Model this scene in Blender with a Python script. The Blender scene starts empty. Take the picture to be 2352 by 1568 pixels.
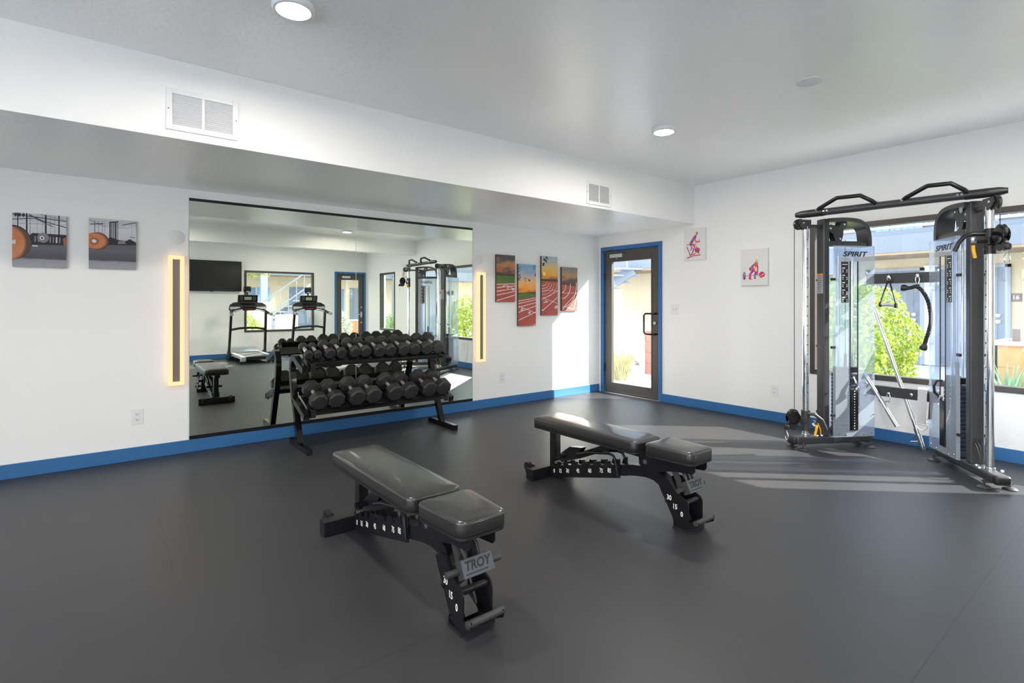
import bpy, bmesh, math, random
from mathutils import Vector as V, Matrix as M
random.seed(7)
sc = bpy.context.scene
COL = sc.collection
PI = math.pi
R = math.radians

# ------------------------------------------------------------------ helpers
class MB:
    """collects shapes (world coordinates) and links them as one mesh object"""
    def __init__(self, M0=None):
        self.bm = bmesh.new(); self.M = M0; self.wn = False
    def _fin(self, verts, mi):
        fs = set()
        for v in verts:
            if self.M is not None: v.co = self.M @ v.co
        for v in verts:
            for f in v.link_faces: fs.add(f)
        for f in fs: f.material_index = mi
    def box(self, c, s, rot=None, bev=0, mi=0, seg=2):
        r = bmesh.ops.create_cube(self.bm, size=1)
        vs = r['verts']
        for v in vs: v.co = V((v.co.x*s[0], v.co.y*s[1], v.co.z*s[2]))
        if bev > 0:
            self.wn = True
            es = set(e for v in vs for e in v.link_edges)
            rr = bmesh.ops.bevel(self.bm, geom=list(es), offset=bev, segments=seg, profile=.5, affect='EDGES')
            vs = list(set(v for f in rr['faces'] for v in f.verts) | set(v for v in vs if v.is_valid))
        m = M.Translation(V(c))
        if rot is not None: m = m @ rot
        for v in vs: v.co = m @ v.co
        self._fin(vs, mi); return self
    def box2(self, a, b, bev=0, mi=0):
        a, b = V(a), V(b)
        return self.box((a+b)/2, [abs(q) for q in (b-a)], None, bev, mi)
    def cyl(self, p0, p1, r, seg=16, r2=None, mi=0):
        return self.tube([p0, p1], r, seg, r_end=r2, mi=mi)
    def tube(self, pts, r, seg=10, closed=False, r_end=None, mi=0, radii=None):
        pts = [V(p) for p in pts]; n = len(pts)
        tang = []
        for i in range(n):
            if closed: t = pts[(i+1) % n]-pts[i-1]
            else: t = pts[min(i+1, n-1)]-pts[max(i-1, 0)]
            tang.append(t.normalized())
        up = V((0, 0, 1)) if abs(tang[0].z) < .9 else V((1, 0, 0))
        nx = tang[0].cross(up).normalized()
        rings = []; allv = []
        for i in range(n):
            if i:
                ax = tang[i-1].cross(tang[i])
                if ax.length > 1e-7:
                    nx = M.Rotation(tang[i-1].angle(tang[i]), 3, ax.normalized()) @ nx
            ny = tang[i].cross(nx).normalized()
            if radii: rr = radii[i]
            elif r_end is not None: rr = r+(r_end-r)*i/(n-1)
            else: rr = r
            k = 1.0
            if 0 < i < n-1 and not closed:
                a = (pts[i]-pts[i-1]).angle(pts[i+1]-pts[i])
                k = 1/max(.6, math.cos(a/2))
            ring = [self.bm.verts.new(pts[i]+(nx*math.cos(2*PI*j/seg)+ny*math.sin(2*PI*j/seg))*rr) for j in range(seg)]
            rings.append(ring); allv += ring
        m = n if closed else n-1
        for i in range(m):
            a, b = rings[i], rings[(i+1) % n]
            for j in range(seg):
                self.bm.faces.new((a[j], a[(j+1) % seg], b[(j+1) % seg], b[j]))
        if not closed:
            self.bm.faces.new(rings[0][::-1]); self.bm.faces.new(rings[-1])
        self._fin(allv, mi); return self
    def sweep(self, pts, w, h, side, mi=0, closed=False):
        """rectangular bar of width w along side and height h across, swept along pts"""
        pts = [V(p) for p in pts]; side = V(side).normalized(); n = len(pts); rings = []; allv = []
        for i in range(n):
            if closed: a, b = pts[i-1], pts[(i+1) % n]
            else: a, b = pts[max(i-1, 0)], pts[min(i+1, n-1)]
            t = (b-a).normalized(); nn = side.cross(t).normalized()
            k = 1.0
            if 0 < i < n-1 or closed:
                an = (pts[i]-pts[i-1]).angle(pts[(i+1) % n]-pts[i]); k = 1/max(.5, math.cos(an/2))
            ring = [self.bm.verts.new(pts[i]+side*sx*w/2+nn*sy*h*k/2) for sx, sy in ((-1, -1), (1, -1), (1, 1), (-1, 1))]
            rings.append(ring); allv += ring
        for i in range(n if closed else n-1):
            a, b = rings[i], rings[(i+1) % n]
            for j in range(4):
                self.bm.faces.new((a[j], a[(j+1) % 4], b[(j+1) % 4], b[j]))
        if not closed:
            self.bm.faces.new(rings[0][::-1]); self.bm.faces.new(rings[-1])
        self._fin(allv, mi); return self
    def prism(self, poly, ext, mi=0, bev=0):
        poly = [V(p) for p in poly]; ext = V(ext)
        a = [self.bm.verts.new(p) for p in poly]; b = [self.bm.verts.new(p+ext) for p in poly]; n = len(poly)
        self.bm.faces.new(a[::-1]); self.bm.faces.new(b)
        for i in range(n): self.bm.faces.new((a[i], a[(i+1) % n], b[(i+1) % n], b[i]))
        self._fin(a+b, mi); return self
    def poly(self, pts, mi=0):
        a = [self.bm.verts.new(V(p)) for p in pts]; self.bm.faces.new(a); self._fin(a, mi); return self
    def lathe(self, prof, c, axis=(0, 0, 1), seg=24, mi=0):
        c = V(c); q = V((0, 0, 1)).rotation_difference(V(axis).normalized()); rings = []; allv = []
        for r, z in prof:
            if r < 1e-6: ring = [self.bm.verts.new(c+q @ V((0, 0, z)))]
            else: ring = [self.bm.verts.new(c+q @ V((r*math.cos(2*PI*j/seg), r*math.sin(2*PI*j/seg), z))) for j in range(seg)]
            rings.append(ring); allv += ring
        for a, b in zip(rings, rings[1:]):
            for j in range(seg):
                k = (j+1) % seg
                if len(a) == 1 and len(b) == 1: continue
                if len(a) == 1: self.bm.faces.new((a[0], b[k], b[j]))
                elif len(b) == 1: self.bm.faces.new((a[j], a[k], b[0]))
                else: self.bm.faces.new((a[j], a[k], b[k], b[j]))
        self._fin(allv, mi); return self
    def loops(self, rings, mi=0, cap0=True, cap1=True):
        rr = [[self.bm.verts.new(V(p)) for p in ring] for ring in rings]; n = len(rr[0])
        for a, b in zip(rr, rr[1:]):
            for j in range(n): self.bm.faces.new((a[j], a[(j+1) % n], b[(j+1) % n], b[j]))
        if cap0: self.bm.faces.new(rr[0][::-1])
        if cap1: self.bm.faces.new(rr[-1])
        self._fin([v for r in rr for v in r], mi); return self
    def text(self, s, size, mat, mi=0, depth=.002, shear=0, bold=0, ax='CENTER', spacing=1.0):
        """text in the xy plane of mat (a 4x4), extruded along its z"""
        cu = bpy.data.curves.new('t', 'FONT'); cu.body = s; cu.size = size; cu.extrude = depth; cu.shear = shear
        cu.offset = bold; cu.align_x = ax; cu.align_y = 'CENTER'; cu.resolution_u = 3; cu.space_character = spacing
        o = bpy.data.objects.new('t', cu); COL.objects.link(o)
        dg = bpy.context.evaluated_depsgraph_get(); me = bpy.data.meshes.new_from_object(o.evaluated_get(dg))
        n0 = len(self.bm.verts); me.transform(mat); self.bm.from_mesh(me); self.bm.verts.ensure_lookup_table()
        self._fin(list(self.bm.verts)[n0:], mi)
        bpy.data.objects.remove(o); bpy.data.curves.remove(cu); bpy.data.meshes.remove(me); return self
    def build(self, name, mats, parent=None, smooth=38, recalc=True):
        bm = self.bm
        if recalc: bmesh.ops.recalc_face_normals(bm, faces=bm.faces)
        L = V((0, 0, 0)); p = parent
        while p is not None:
            L += p.location; p = p.parent
        if parent is None:
            xs = [v.co for v in bm.verts]
            lo = V([min(c[i] for c in xs) for i in range(3)]); hi = V([max(c[i] for c in xs) for i in range(3)])
            L = V(((lo.x+hi.x)/2, (lo.y+hi.y)/2, lo.z))
        for v in bm.verts: v.co -= L
        bm.normal_update()
        if smooth:
            for f in bm.faces: f.smooth = True
            for e in bm.edges:
                e.smooth = len(e.link_faces) == 2 and e.calc_face_angle(9) < R(smooth)
        me = bpy.data.meshes.new(name); bm.to_mesh(me); bm.free()
        for m in (mats if isinstance(mats, (list, tuple)) else [mats]): me.materials.append(m)
        o = bpy.data.objects.new(name, me); COL.objects.link(o)
        if parent is not None: o.parent = parent
        else: o.location = L
        if self.wn and smooth:
            md = o.modifiers.new('weighted_normals', 'WEIGHTED_NORMAL'); md.keep_sharp = True
        return o

def pydata(name, vs, fs, mats, parent=None, mis=None):
    L = V((0, 0, 0)); p = parent
    while p is not None: L += p.location; p = p.parent
    me = bpy.data.meshes.new(name); me.from_pydata([tuple(V(v)-L) for v in vs], [], fs)
    for m in mats: me.materials.append(m)
    if mis: me.polygons.foreach_set('material_index', mis)
    me.update(); o = bpy.data.objects.new(name, me); COL.objects.link(o)
    if parent is not None: o.parent = parent
    return o

def tag(o, label, cat, group=None, kind=None):
    o['label'] = label; o['category'] = cat
    if group: o['group'] = group
    if kind: o['kind'] = kind
    return o
def thing(name, loc, label, cat, group=None, kind=None):
    o = bpy.data.objects.new(name, None); o.empty_display_size = .1; COL.objects.link(o); o.location = loc
    return tag(o, label, cat, group, kind)
def dup(root, loc, label, rz=0):
    r = root.copy(); COL.objects.link(r); r.location = loc; r.rotation_euler = (0, 0, rz); r['label'] = label
    def rec(src, dst):
        for ch in list(src.children):
            c = ch.copy(); COL.objects.link(c); c.parent = dst; rec(ch, c)
    rec(root, r); return r

# ------------------------------------------------------------------ materials
def nt(m): return m.node_tree.nodes, m.node_tree.links
def mat(name, col, rough=.5, metal=0, spec=.5, bump=None, var=None, coat=0, emit=None):
    m = bpy.data.materials.new(name); m.use_nodes = True; N, Lk = nt(m); b = N['Principled BSDF']
    b.inputs['Base Color'].default_value = (*col, 1); b.inputs['Roughness'].default_value = rough
    b.inputs['Metallic'].default_value = metal; b.inputs['Specular IOR Level'].default_value = spec
    b.inputs['Coat Weight'].default_value = coat; b.inputs['Coat Roughness'].default_value = .1
    if emit:
        b.inputs['Emission Color'].default_value = (*emit[0], 1); b.inputs['Emission Strength'].default_value = emit[1]
    tc = N.new('ShaderNodeTexCoord')
    if bump:
        n = N.new('ShaderNodeTexNoise'); n.inputs['Scale'].default_value = bump[0]; n.inputs['Detail'].default_value = bump[3] if len(bump) > 3 else 3
        Lk.new(tc.outputs['Object'], n.inputs['Vector'])
        bp = N.new('ShaderNodeBump'); bp.inputs['Strength'].default_value = bump[1]; bp.inputs['Distance'].default_value = bump[2]
        Lk.new(n.outputs['Fac'], bp.inputs['Height']); Lk.new(bp.outputs['Normal'], b.inputs['Normal'])
    if var:
        n = N.new('ShaderNodeTexNoise'); n.inputs['Scale'].default_value = var[0]; n.inputs['Detail'].default_value = 4
        Lk.new(tc.outputs['Object'], n.inputs['Vector'])
        mx = N.new('ShaderNodeMix'); mx.data_type = 'RGBA'
        mx.inputs['A'].default_value = (*col, 1); mx.inputs['B'].default_value = (*var[1], 1)
        rp = N.new('ShaderNodeMapRange'); rp.inputs[1].default_value = .35; rp.inputs[2].default_value = .65
        Lk.new(n.outputs['Fac'], rp.inputs[0]); Lk.new(rp.outputs[0], mx.inputs['Factor']); Lk.new(mx.outputs['Result'], b.inputs['Base Color'])
    return m
def glassmat(name, tint=(.97, .99, .98), base=.045, haze=0, hazecol=(.8, .85, .9), grough=0.0):
    m = bpy.data.materials.new(name); m.use_nodes = True; N, Lk = nt(m); N.remove(N['Principled BSDF']); out = N['Material Output']
    tr = N.new('ShaderNodeBsdfTransparent'); tr.inputs[0].default_value = (*tint, 1)
    gl = N.new('ShaderNodeBsdfGlossy'); gl.inputs['Roughness'].default_value = grough
    lw = N.new('ShaderNodeLayerWeight'); lw.inputs[0].default_value = .5
    pw = N.new('ShaderNodeMath'); pw.operation = 'POWER'; pw.inputs[1].default_value = 5; Lk.new(lw.outputs['Facing'], pw.inputs[0])
    ma = N.new('ShaderNodeMath'); ma.operation = 'MULTIPLY_ADD'; ma.inputs[1].default_value = .85; ma.inputs[2].default_value = base; Lk.new(pw.outputs[0], ma.inputs[0])
    mx = N.new('ShaderNodeMixShader'); Lk.new(ma.outputs[0], mx.inputs[0]); Lk.new(tr.outputs[0], mx.inputs[1]); Lk.new(gl.outputs[0], mx.inputs[2])
    last = mx
    if haze:
        df = N.new('ShaderNodeBsdfDiffuse'); df.inputs[0].default_value = (*hazecol, 1)
        m2 = N.new('ShaderNodeMixShader'); m2.inputs[0].default_value = haze; Lk.new(mx.outputs[0], m2.inputs[1]); Lk.new(df.outputs[0], m2.inputs[2]); last = m2
    Lk.new(last.outputs[0], out.inputs[0]); return m
def rampmat(name, stops, rough=.6, noise=(3, .25), axis='Z', coord='Generated'):
    """printed picture: colour ramp over the height of the print, broken up by noise"""
    m = bpy.data.materials.new(name); m.use_nodes = True; N, Lk = nt(m); b = N['Principled BSDF']; b.inputs['Roughness'].default_value = rough
    tc = N.new('ShaderNodeTexCoord'); sp = N.new('ShaderNodeSeparateXYZ'); Lk.new(tc.outputs[coord], sp.inputs[0])
    n = N.new('ShaderNodeTexNoise'); n.inputs['Scale'].default_value = noise[0]; n.inputs['Detail'].default_value = 6
    mp = N.new('ShaderNodeMapping'); mp.inputs['Scale'].default_value = (1, 1, 2.2); Lk.new(tc.outputs['Object'], mp.inputs[0]); Lk.new(mp.outputs[0], n.inputs['Vector'])
    ma = N.new('ShaderNodeMath'); ma.operation = 'MULTIPLY_ADD'; ma.inputs[1].default_value = noise[1]*2; ma.inputs[2].default_value = -noise[1]; Lk.new(n.outputs['Fac'], ma.inputs[0])
    ad = N.new('ShaderNodeMath'); Lk.new(sp.outputs[axis], ad.inputs[0]); Lk.new(ma.outputs[0], ad.inputs[1])
    cr = N.new('ShaderNodeValToRGB'); e = cr.color_ramp.elements
    while len(e) < len(stops): e.new(.5)
    for q, (p, c) in zip(e, stops): q.position = p; q.color = (*c, 1)
    Lk.new(ad.outputs[0], cr.inputs[0]); Lk.new(cr.outputs[0], b.inputs['Base Color']); return m

WALL = mat('white_wall_paint', (.895, .885, .875), .5, bump=(55, .25, .005, 7))
CEIL = mat('satin_ceiling_paint', (.93, .93, .93), .36, spec=.6, bump=(30, .42, .010, 9), coat=.8)
CEIL.node_tree.nodes['Principled BSDF'].inputs['Coat Roughness'].default_value = .3
BLUE = mat('blue_gloss_paint', (.036, .150, .36), .35, bump=(30, .05, .002))
BLACK = mat('black_powder_coat', (.009, .009, .011), .30, spec=.42, bump=(220, .04, .001))
BLACKG = mat('black_gloss_enamel', (.007, .006, .0065), .13, spec=.45)
CHAR = mat('charcoal_powder_coat', (.045, .043, .046), .38, bump=(200, .04, .001))
PLASTIC = mat('black_plastic', (.015, .015, .016), .4)
LEATH = mat('black_vinyl', (.021, .020, .020), .30, spec=.6, bump=(260, .05, .0008, 4), coat=.5)
RUBBER = mat('dumbbell_rubber', (.024, .022, .023), .44, spec=.5, bump=(300, .06, .001))
CHROME = mat('chrome', (.86, .86, .87), .07, 1)
STEEL = mat('brushed_steel', (.62, .62, .63), .28, 1)
WPLAST = mat('white_plastic', (.82, .82, .83), .4)
OFFW = mat('satin_plate_white', (.80, .79, .79), .5)
SLOT = mat('dark_slot', (.02, .02, .02), .7)
NUM = mat('white_print', (.88, .86, .80), .6)
YEL = mat('yellow_grip', (.85, .42, .02), .35)
ORG = mat('orange_sticker', (.85, .30, .03), .5)
GREYST = mat('grey_sticker', (.34, .33, .37), .5)
BRONZE = mat('dark_bronze_aluminium', (.075, .066, .062), .38, .3)
DOORM = mat('bronze_door_paint', (.085, .075, .07), .42, .2)
GLASS = glassmat('window_glass')
SHROUD = glassmat('smoky_blue_polycarbonate', (.62, .73, .90), .06, .30, (.74, .81, .93), .05)
MIRR = bpy.data.materials.new('mirror_silver'); MIRR.use_nodes = True
_b = MIRR.node_tree.nodes['Principled BSDF']; _b.inputs['Base Color'].default_value = (.85, .88, .79, 1); _b.inputs['Metallic'].default_value = 1; _b.inputs['Roughness'].default_value = 0
def emis(name, col, s):
    m = bpy.data.materials.new(name); m.use_nodes = True; N, Lk = nt(m); N.remove(N['Principled BSDF'])
    e = N.new('ShaderNodeEmission'); e.inputs[0].default_value = (*col, 1); e.inputs[1].default_value = s
    Lk.new(e.outputs[0], N['Material Output'].inputs[0]); return m
LAMP = emis('led_disc', (1, .945, .87), 400)
SCONCE = emis('warm_led_acrylic', (1, .62, .33), 1.25)

# rubber floor with mat seams
FLOOR = mat('black_rubber_floor', (.034, .034, .038), .42, spec=.42, bump=(240, .10, .002, 5), var=(1.4, (.040, .039, .042)))
def seams(m):
    N, Lk = nt(m); b = N['Principled BSDF']; tc = N.new('ShaderNodeTexCoord'); mp = N.new('ShaderNodeMapping'); mp.vector_type = 'POINT'
    Lk.new(tc.outputs['Object'], mp.inputs[0])
    br = N.new('ShaderNodeTexBrick'); br.inputs['Scale'].default_value = 1; br.inputs['Brick Width'].default_value = 2.44; br.inputs['Row Height'].default_value = 1.22
    br.inputs['Mortar Size'].default_value = .0025; br.inputs['Mortar Smooth'].default_value = .3; br.offset = .35
    Lk.new(mp.outputs[0], br.inputs['Vector'])
    src = b.inputs['Base Color'].links[0].from_socket
    mx = N.new('ShaderNodeMix'); mx.data_type = 'RGBA'; mx.inputs['B'].default_value = (.022, .022, .023, 1)
    Lk.new(br.outputs['Fac'], mx.inputs['Factor']); Lk.new(src, mx.inputs['A']); Lk.new(mx.outputs['Result'], b.inputs['Base Color'])
    return mp
_seam = seams(FLOOR)

# ------------------------------------------------------------------ room shell
XL, XR, YF, YB, ZC = -3.2, 5.80, -3.35, 5.30, 2.745
T = .16
def struct(o, label, cat): return tag(o, label, cat, kind='structure')
o = MB().box2((XL-T, YF-T, -.1), (XR+T, YB+T, 0)).build('floor', FLOOR)
_seam.inputs['Location'].default_value = (o.location.x-.27+2.44, o.location.y-4.22+12.2, 0)
struct(o, 'black rubber gym floor with faint mat seams', 'floor')
struct(MB().box2((XL-T, YF-T, ZC), (XR+T, YB+T, ZC+.1)).build('ceiling', CEIL), 'white textured satin ceiling above the whole gym', 'ceiling')
def wall_open(name, axis, pos, out, a0, a1, holes, label):
    """wall slab on a plane with rectangular holes (a0,a1,z0,z1)"""
    mb = MB(); edges = sorted({a0, a1, *[h[0] for h in holes], *[h[1] for h in holes]})
    for s, e in zip(edges, edges[1:]):
        hs = [h for h in holes if h[0] <= s+1e-6 and h[1] >= e-1e-6]; z = 0; segs = []
        for h in sorted(hs, key=lambda q: q[2]):
            if h[2] > z: segs.append((z, h[2]))
            z = h[3]
        segs.append((z, ZC))
        for z0, z1 in segs:
            if axis == 'x': mb.box2((pos, s, z0), (pos+out*T, e, z1))
            else: mb.box2((s, pos, z0), (e, pos+out*T, z1))
    bmesh.ops.remove_doubles(mb.bm, verts=mb.bm.verts, dist=1e-5)
    return struct(mb.build(name, WALL), label, 'wall')
W1 = (-.35, 2.37, .56, 2.075); W2 = (-2.47, -1.57, .605, 2.095); W3 = (2.71, 4.36, .60, 2.10); W5 = (-2.9, 1.15, .20, 2.50)
D1 = (4.195, 5.265, 0, 2.112); D2 = (4.90, 5.765, 0, 2.155)
wall_open('wall_right', 'x', XR, 1, YF-T, YB+T, [W1, W2, D1], 'white wall with the large window, narrow window and glass door')
wall_open('wall_front', 'y', YF, -1, XL-T, XR, [W5, W3, D2], 'white wall opposite the mirror with television, window and door')
wall_open('wall_back', 'y', YB, 1, XL-T, XR, [], 'white textured wall carrying the mirrors and framed pictures')
W4 = (-2.6, 3.2, .25, 2.45)
wall_open('wall_left', 'x', XL, -1, YF, YB, [W4], 'white wall with an added wide window at the far left end of the gym')
struct(MB().box2((XL, 3.72, 2.276), (XR, YB, ZC)).build('trim_1', [WALL, CEIL]), 'white boxed bulkhead with two vents above the mirror wall', 'bulkhead')
tr = bpy.data.objects['trim_1']
for p in tr.data.polygons:
    if p.normal.z < -.5: p.material_index = 1
struct(MB().box2((XL, -.68, 2.43), (XR, -.43, ZC)).build('trim_2', WALL), 'white ceiling beam crossing in front of the television wall', 'beam')
def base(name, a, b, label): struct(MB().box2(a, b, .003).build(name, BLUE), label, 'baseboard')
base('baseboard_back', (XL, YB-.014, 0), (XR-.014, YB, .107), 'blue baseboard along the mirror wall')
base('baseboard_right', (XR-.014, YF+.014, 0), (XR, 4.192, .107), 'blue baseboard along the window wall')
base('baseboard_front', (XL, YF, 0), (4.897, YF+.014, .107), 'blue baseboard below the television wall')
base('baseboard_left', (XL, YF+.014, 0), (XL+.014, YB-.014, .107), 'blue baseboard at the far left wall')

def window(name, axis, pos, out, h, label):
    a0, a1, z0, z1 = h; f = .05
    loc = (pos, (a0+a1)/2, z0) if axis == 'x' else ((a0+a1)/2, pos, z0)
    t = thing(name, loc, label, 'window', kind='structure')
    def P(a, d, z): return (pos+out*d, a, z) if axis == 'x' else (a, pos+out*d, z)
    mb = MB()
    mb.box2(P(a0, -.012, z0), P(a0+f, .09, z1), .003); mb.box2(P(a1-f, -.012, z0), P(a1, .09, z1), .003)
    mb.box2(P(a0+f, -.012, z0), P(a1-f, .09, z0+f), .003); mb.box2(P(a0+f, -.012, z1-f), P(a1-f, .09, z1), .003)
    mb.build('window_frame', BRONZE, t)
    MB().box2(P(a0+f, .05, z0+f), P(a1-f, .056, z1-f)).build('pane', GLASS, t)
window('window_1', 'x', XR, 1, W1, 'large dark framed window behind the cable machine')
window('window_2', 'x', XR, 1, W2, 'narrow upright dark framed window seen in the mirror')
window('window_3', 'y', YF, -1, W3, 'wide dark framed window behind the treadmills, seen in the mirror')

window('added_window_5', 'y', YF, -1, W5, 'added wide dark framed window left of the television, out of view')  # unseen window, added to bring more daylight in
window('added_window_4', 'x', XL, -1, W4, 'added wide dark framed window at the far left end of the gym, out of view')  # daylight opening added in the unseen left wall to lift the ceiling

def door(name, axis, pos, out, h, hinge_hi, label, glass_z, handle):
    a0, a1, z0, z1 = h; f = .055
    t = thing(name, (pos, (a0+a1)/2, 0) if axis == 'x' else ((a0+a1)/2, pos, 0), label, 'door', kind='structure')
    def P(a, d, z): return (pos+out*d, a, z) if axis == 'x' else (a, pos+out*d, z)
    mb = MB()
    for q0, q1, zz0, zz1 in ((a0, a0+f, 0, z1), (a1-f, a1, 0, z1), (a0+f, a1-f, z1-f, z1)):
        mb.box2(P(q0, -.012, zz0), P(q1, .10, zz1), .004)
    for q0, q1, zz0, zz1 in ((a0+f, a0+f+.014, 0, z1-f), (a1-f-.014, a1-f, 0, z1-f), (a0+f, a1-f, z1-f-.014, z1-f)):
        mb.box2(P(q0, .075, zz0), P(q1, .10, zz1))
    mb.build('door_frame', BLUE, t)
    b0, b1, t1 = a0+f+.006, a1-f-.006, z1-f-.008; s = .115; g0, g1 = glass_z
    lf = MB()
    for q in ((b0, b0+s, .012, t1), (b1-s, b1, .012, t1), (b0+s, b1-s, .012, g0), (b0+s, b1-s, g1, t1)):
        lf.box2(P(q[0], .018, q[2]), P(q[1], .064, q[3]), .003)
    for q in ((b0+s, b0+s+.014, g0, g1), (b1-s-.014, b1-s, g0, g1), (b0+s+.014, b1-s-.014, g0, g0+.014), (b0+s+.014, b1-s-.014, g1-.014, g1)):
        lf.box2(P(q[0], .014, q[2]), P(q[1], .06, q[3]))
    leaf = lf.build('door_leaf', DOORM, t)
    MB().box2(P(b0+s+.014, .036, g0+.014), P(b1-s-.014, .042, g1-.014)).build('glass_panel', GLASS, leaf)
    hy = b1 if hinge_hi else b0
    for z in (.36, t1-.36):
        MB().cyl(P(hy, .006, z-.055), P(hy, .006, z+.055), .012, 10).build('hinge', BLACK, t)
    hs = b0+.06 if hinge_hi else b1-.06; sg = 1 if hinge_hi else -1
    if handle == 'pull':
        MB().tube([P(hs-.02*sg, .02, 1.155), P(hs-.02*sg, -.05, 1.155), P(hs+.0*sg, -.062, 1.155), P(hs+.10*sg, -.066, 1.155), P(hs+.125*sg, -.066, 1.13), P(hs+.125*sg, -.066, .905),
                   P(hs+.10*sg, -.066, .88), P(hs, -.062, .88), P(hs-.02*sg, -.05, .88), P(hs-.02*sg, .02, .88)], .0125, 10).build('pull_handle', BLACKG, t)
        MB().cyl(P(hs-.005*sg, .02, 1.03), P(hs-.005*sg, -.012, 1.03), .021, 16).cyl(P(hs-.005*sg, -.01, 1.03), P(hs-.005*sg, -.018, 1.03), .014, 12).build('lock_cylinder', CHROME, t)
    else:
        MB().cyl(P(hs, .02, 1.0), P(hs, -.05, 1.0), .012, 10).tube([P(hs, -.05, 1.0), P(hs+.11*sg, -.05, .995)], .010, 10).box2(P(hs-.02, .012, .92), P(hs+.02, .02, 1.07)).build('lever_handle', STEEL, t)
        for z in (.78, 1.2): MB().cyl(P(hs, .02, z), P(hs, .004, z), .02, 12).build('lock_cylinder', STEEL, t)
    # closer
    c0 = hy-sg*.13; c1 = hy-sg*.36
    MB().box2(P(c0, .018, t1-.105), P(c1, -.035, t1-.05), .006).cyl(P((c0+c1)/2, -.012, t1-.105), P((c0+c1)/2, -.012, t1-.125), .006, 8).build('closer_body', STEEL, t)
    MB().tube([P((c0+c1)/2-sg*.03, -.02, t1-.048), P((c0+c1)/2-sg*.03, -.02, t1-.03), P(hy-sg*.03, -.085, t1-.02), P(hy-sg*.03, -.085, t1-.012)], .007, 8).tube([P(hy-sg*.03, -.085, t1-.015), P(hy-sg*.17, -.013, t1+.02)], .007, 8).build('closer_arm', BRONZE, t)
    MB().box2(P(a0+.02, -.035, 0), P(a1-.02, .12, .010), .003).build('threshold', STEEL, t)
    return t
door('door_1', 'x', XR, 1, D1, True, 'bronze framed glass door in blue frame beside the corner', (.135, 1.905), 'pull')
door('door_2', 'y', YF, -1, D2, False, 'bronze glass door in blue frame seen in the mirror right of the treadmills', (.19, 1.955), 'lever')

# ------------------------------------------------------------------ camera
cam = bpy.data.cameras.new('camera'); co = bpy.data.objects.new('camera', cam); COL.objects.link(co); sc.camera = co
cam.sensor_width = 36; cam.lens = 1202/2352*36; cam.shift_y = -85.5/2352; cam.clip_start = .05
co.location = (0, 0, 1.28); co.rotation_euler = (R(90), 0, R(-38.1))

# ------------------------------------------------------------------ ceiling fixtures
def downlight(x, y, label, first=[None]):
    if first[0]: return dup(first[0], (x, y, ZC), label)
    t = thing('ceiling_light', (x, y, ZC), label, 'ceiling light', 'round flush ceiling lights')
    MB().lathe([(0, ZC), (.099, ZC), (.100, ZC-.006), (.098, ZC-.026), (.092, ZC-.031), (.080, ZC-.031), (.078, ZC-.026), (0, ZC-.026)], (x, y, 0), seg=40).build('trim_ring', WPLAST, t)
    MB().lathe([(0, ZC-.0275), (.077, ZC-.0275), (.077, ZC-.0285), (0, ZC-.0295)], (x, y, 0), seg=40).build('diffuser', LAMP, t)
    first[0] = t; return t
downlight(.74, 2.68, 'round lit ceiling light at the top edge, nearest the large vent')
downlight(3.70, 2.66, 'round lit ceiling light near the corner above the glass door')
downlight(3.86, .32, 'round lit ceiling light seen in the mirror by the seam')
downlight(.74, .44, 'round lit ceiling light nearest the beam, towards the left of the room')
downlight(-2.2, 2.68, 'added round lit ceiling light furthest left, out of view, mirror side')  # this pair is extra, added out of view to brighten the room
downlight(-2.2, .44, 'added round lit ceiling light furthest left, out of view, beam side')
downlight(-.9, -1.95, 'added unseen round lit ceiling light behind the beam, towards the left end')  # last pair is unseen, added to light the wall past the beam
downlight(3.6, -1.95, 'added unseen round lit ceiling light behind the beam, above the treadmills')
t = thing('cover_plate', (3.66, 1.50, ZC), 'round blank white cover plate on the ceiling', 'cover plate')
MB().lathe([(0, ZC), (.076, ZC), (.076, ZC-.006), (.070, ZC-.009), (0, ZC-.010)], (3.66, 1.50, 0), seg=36).build('plate', OFFW, t)
for q in (-.03, .03): MB().lathe([(0, ZC-.009), (.005, ZC-.009), (.004, ZC-.012), (0, ZC-.012)], (3.66+q, 1.50, 0), seg=8).build('screw', WPLAST, t)
t = thing('security_camera', (5.55, -3.1, ZC), 'small black dome camera at the ceiling corner seen in the mirror', 'camera')
MB().lathe([(0, ZC), (.06, ZC), (.06, ZC-.025), (.05, ZC-.03), (0, ZC-.03)], (5.55, -3.1, 0), seg=20).build('base', PLASTIC, t)
MB().lathe([(.048, ZC-.03), (.045, ZC-.05), (.03, ZC-.07), (0, ZC-.078)], (5.55, -3.1, 0), seg=20).build('dome', BLACKG, t)

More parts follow.
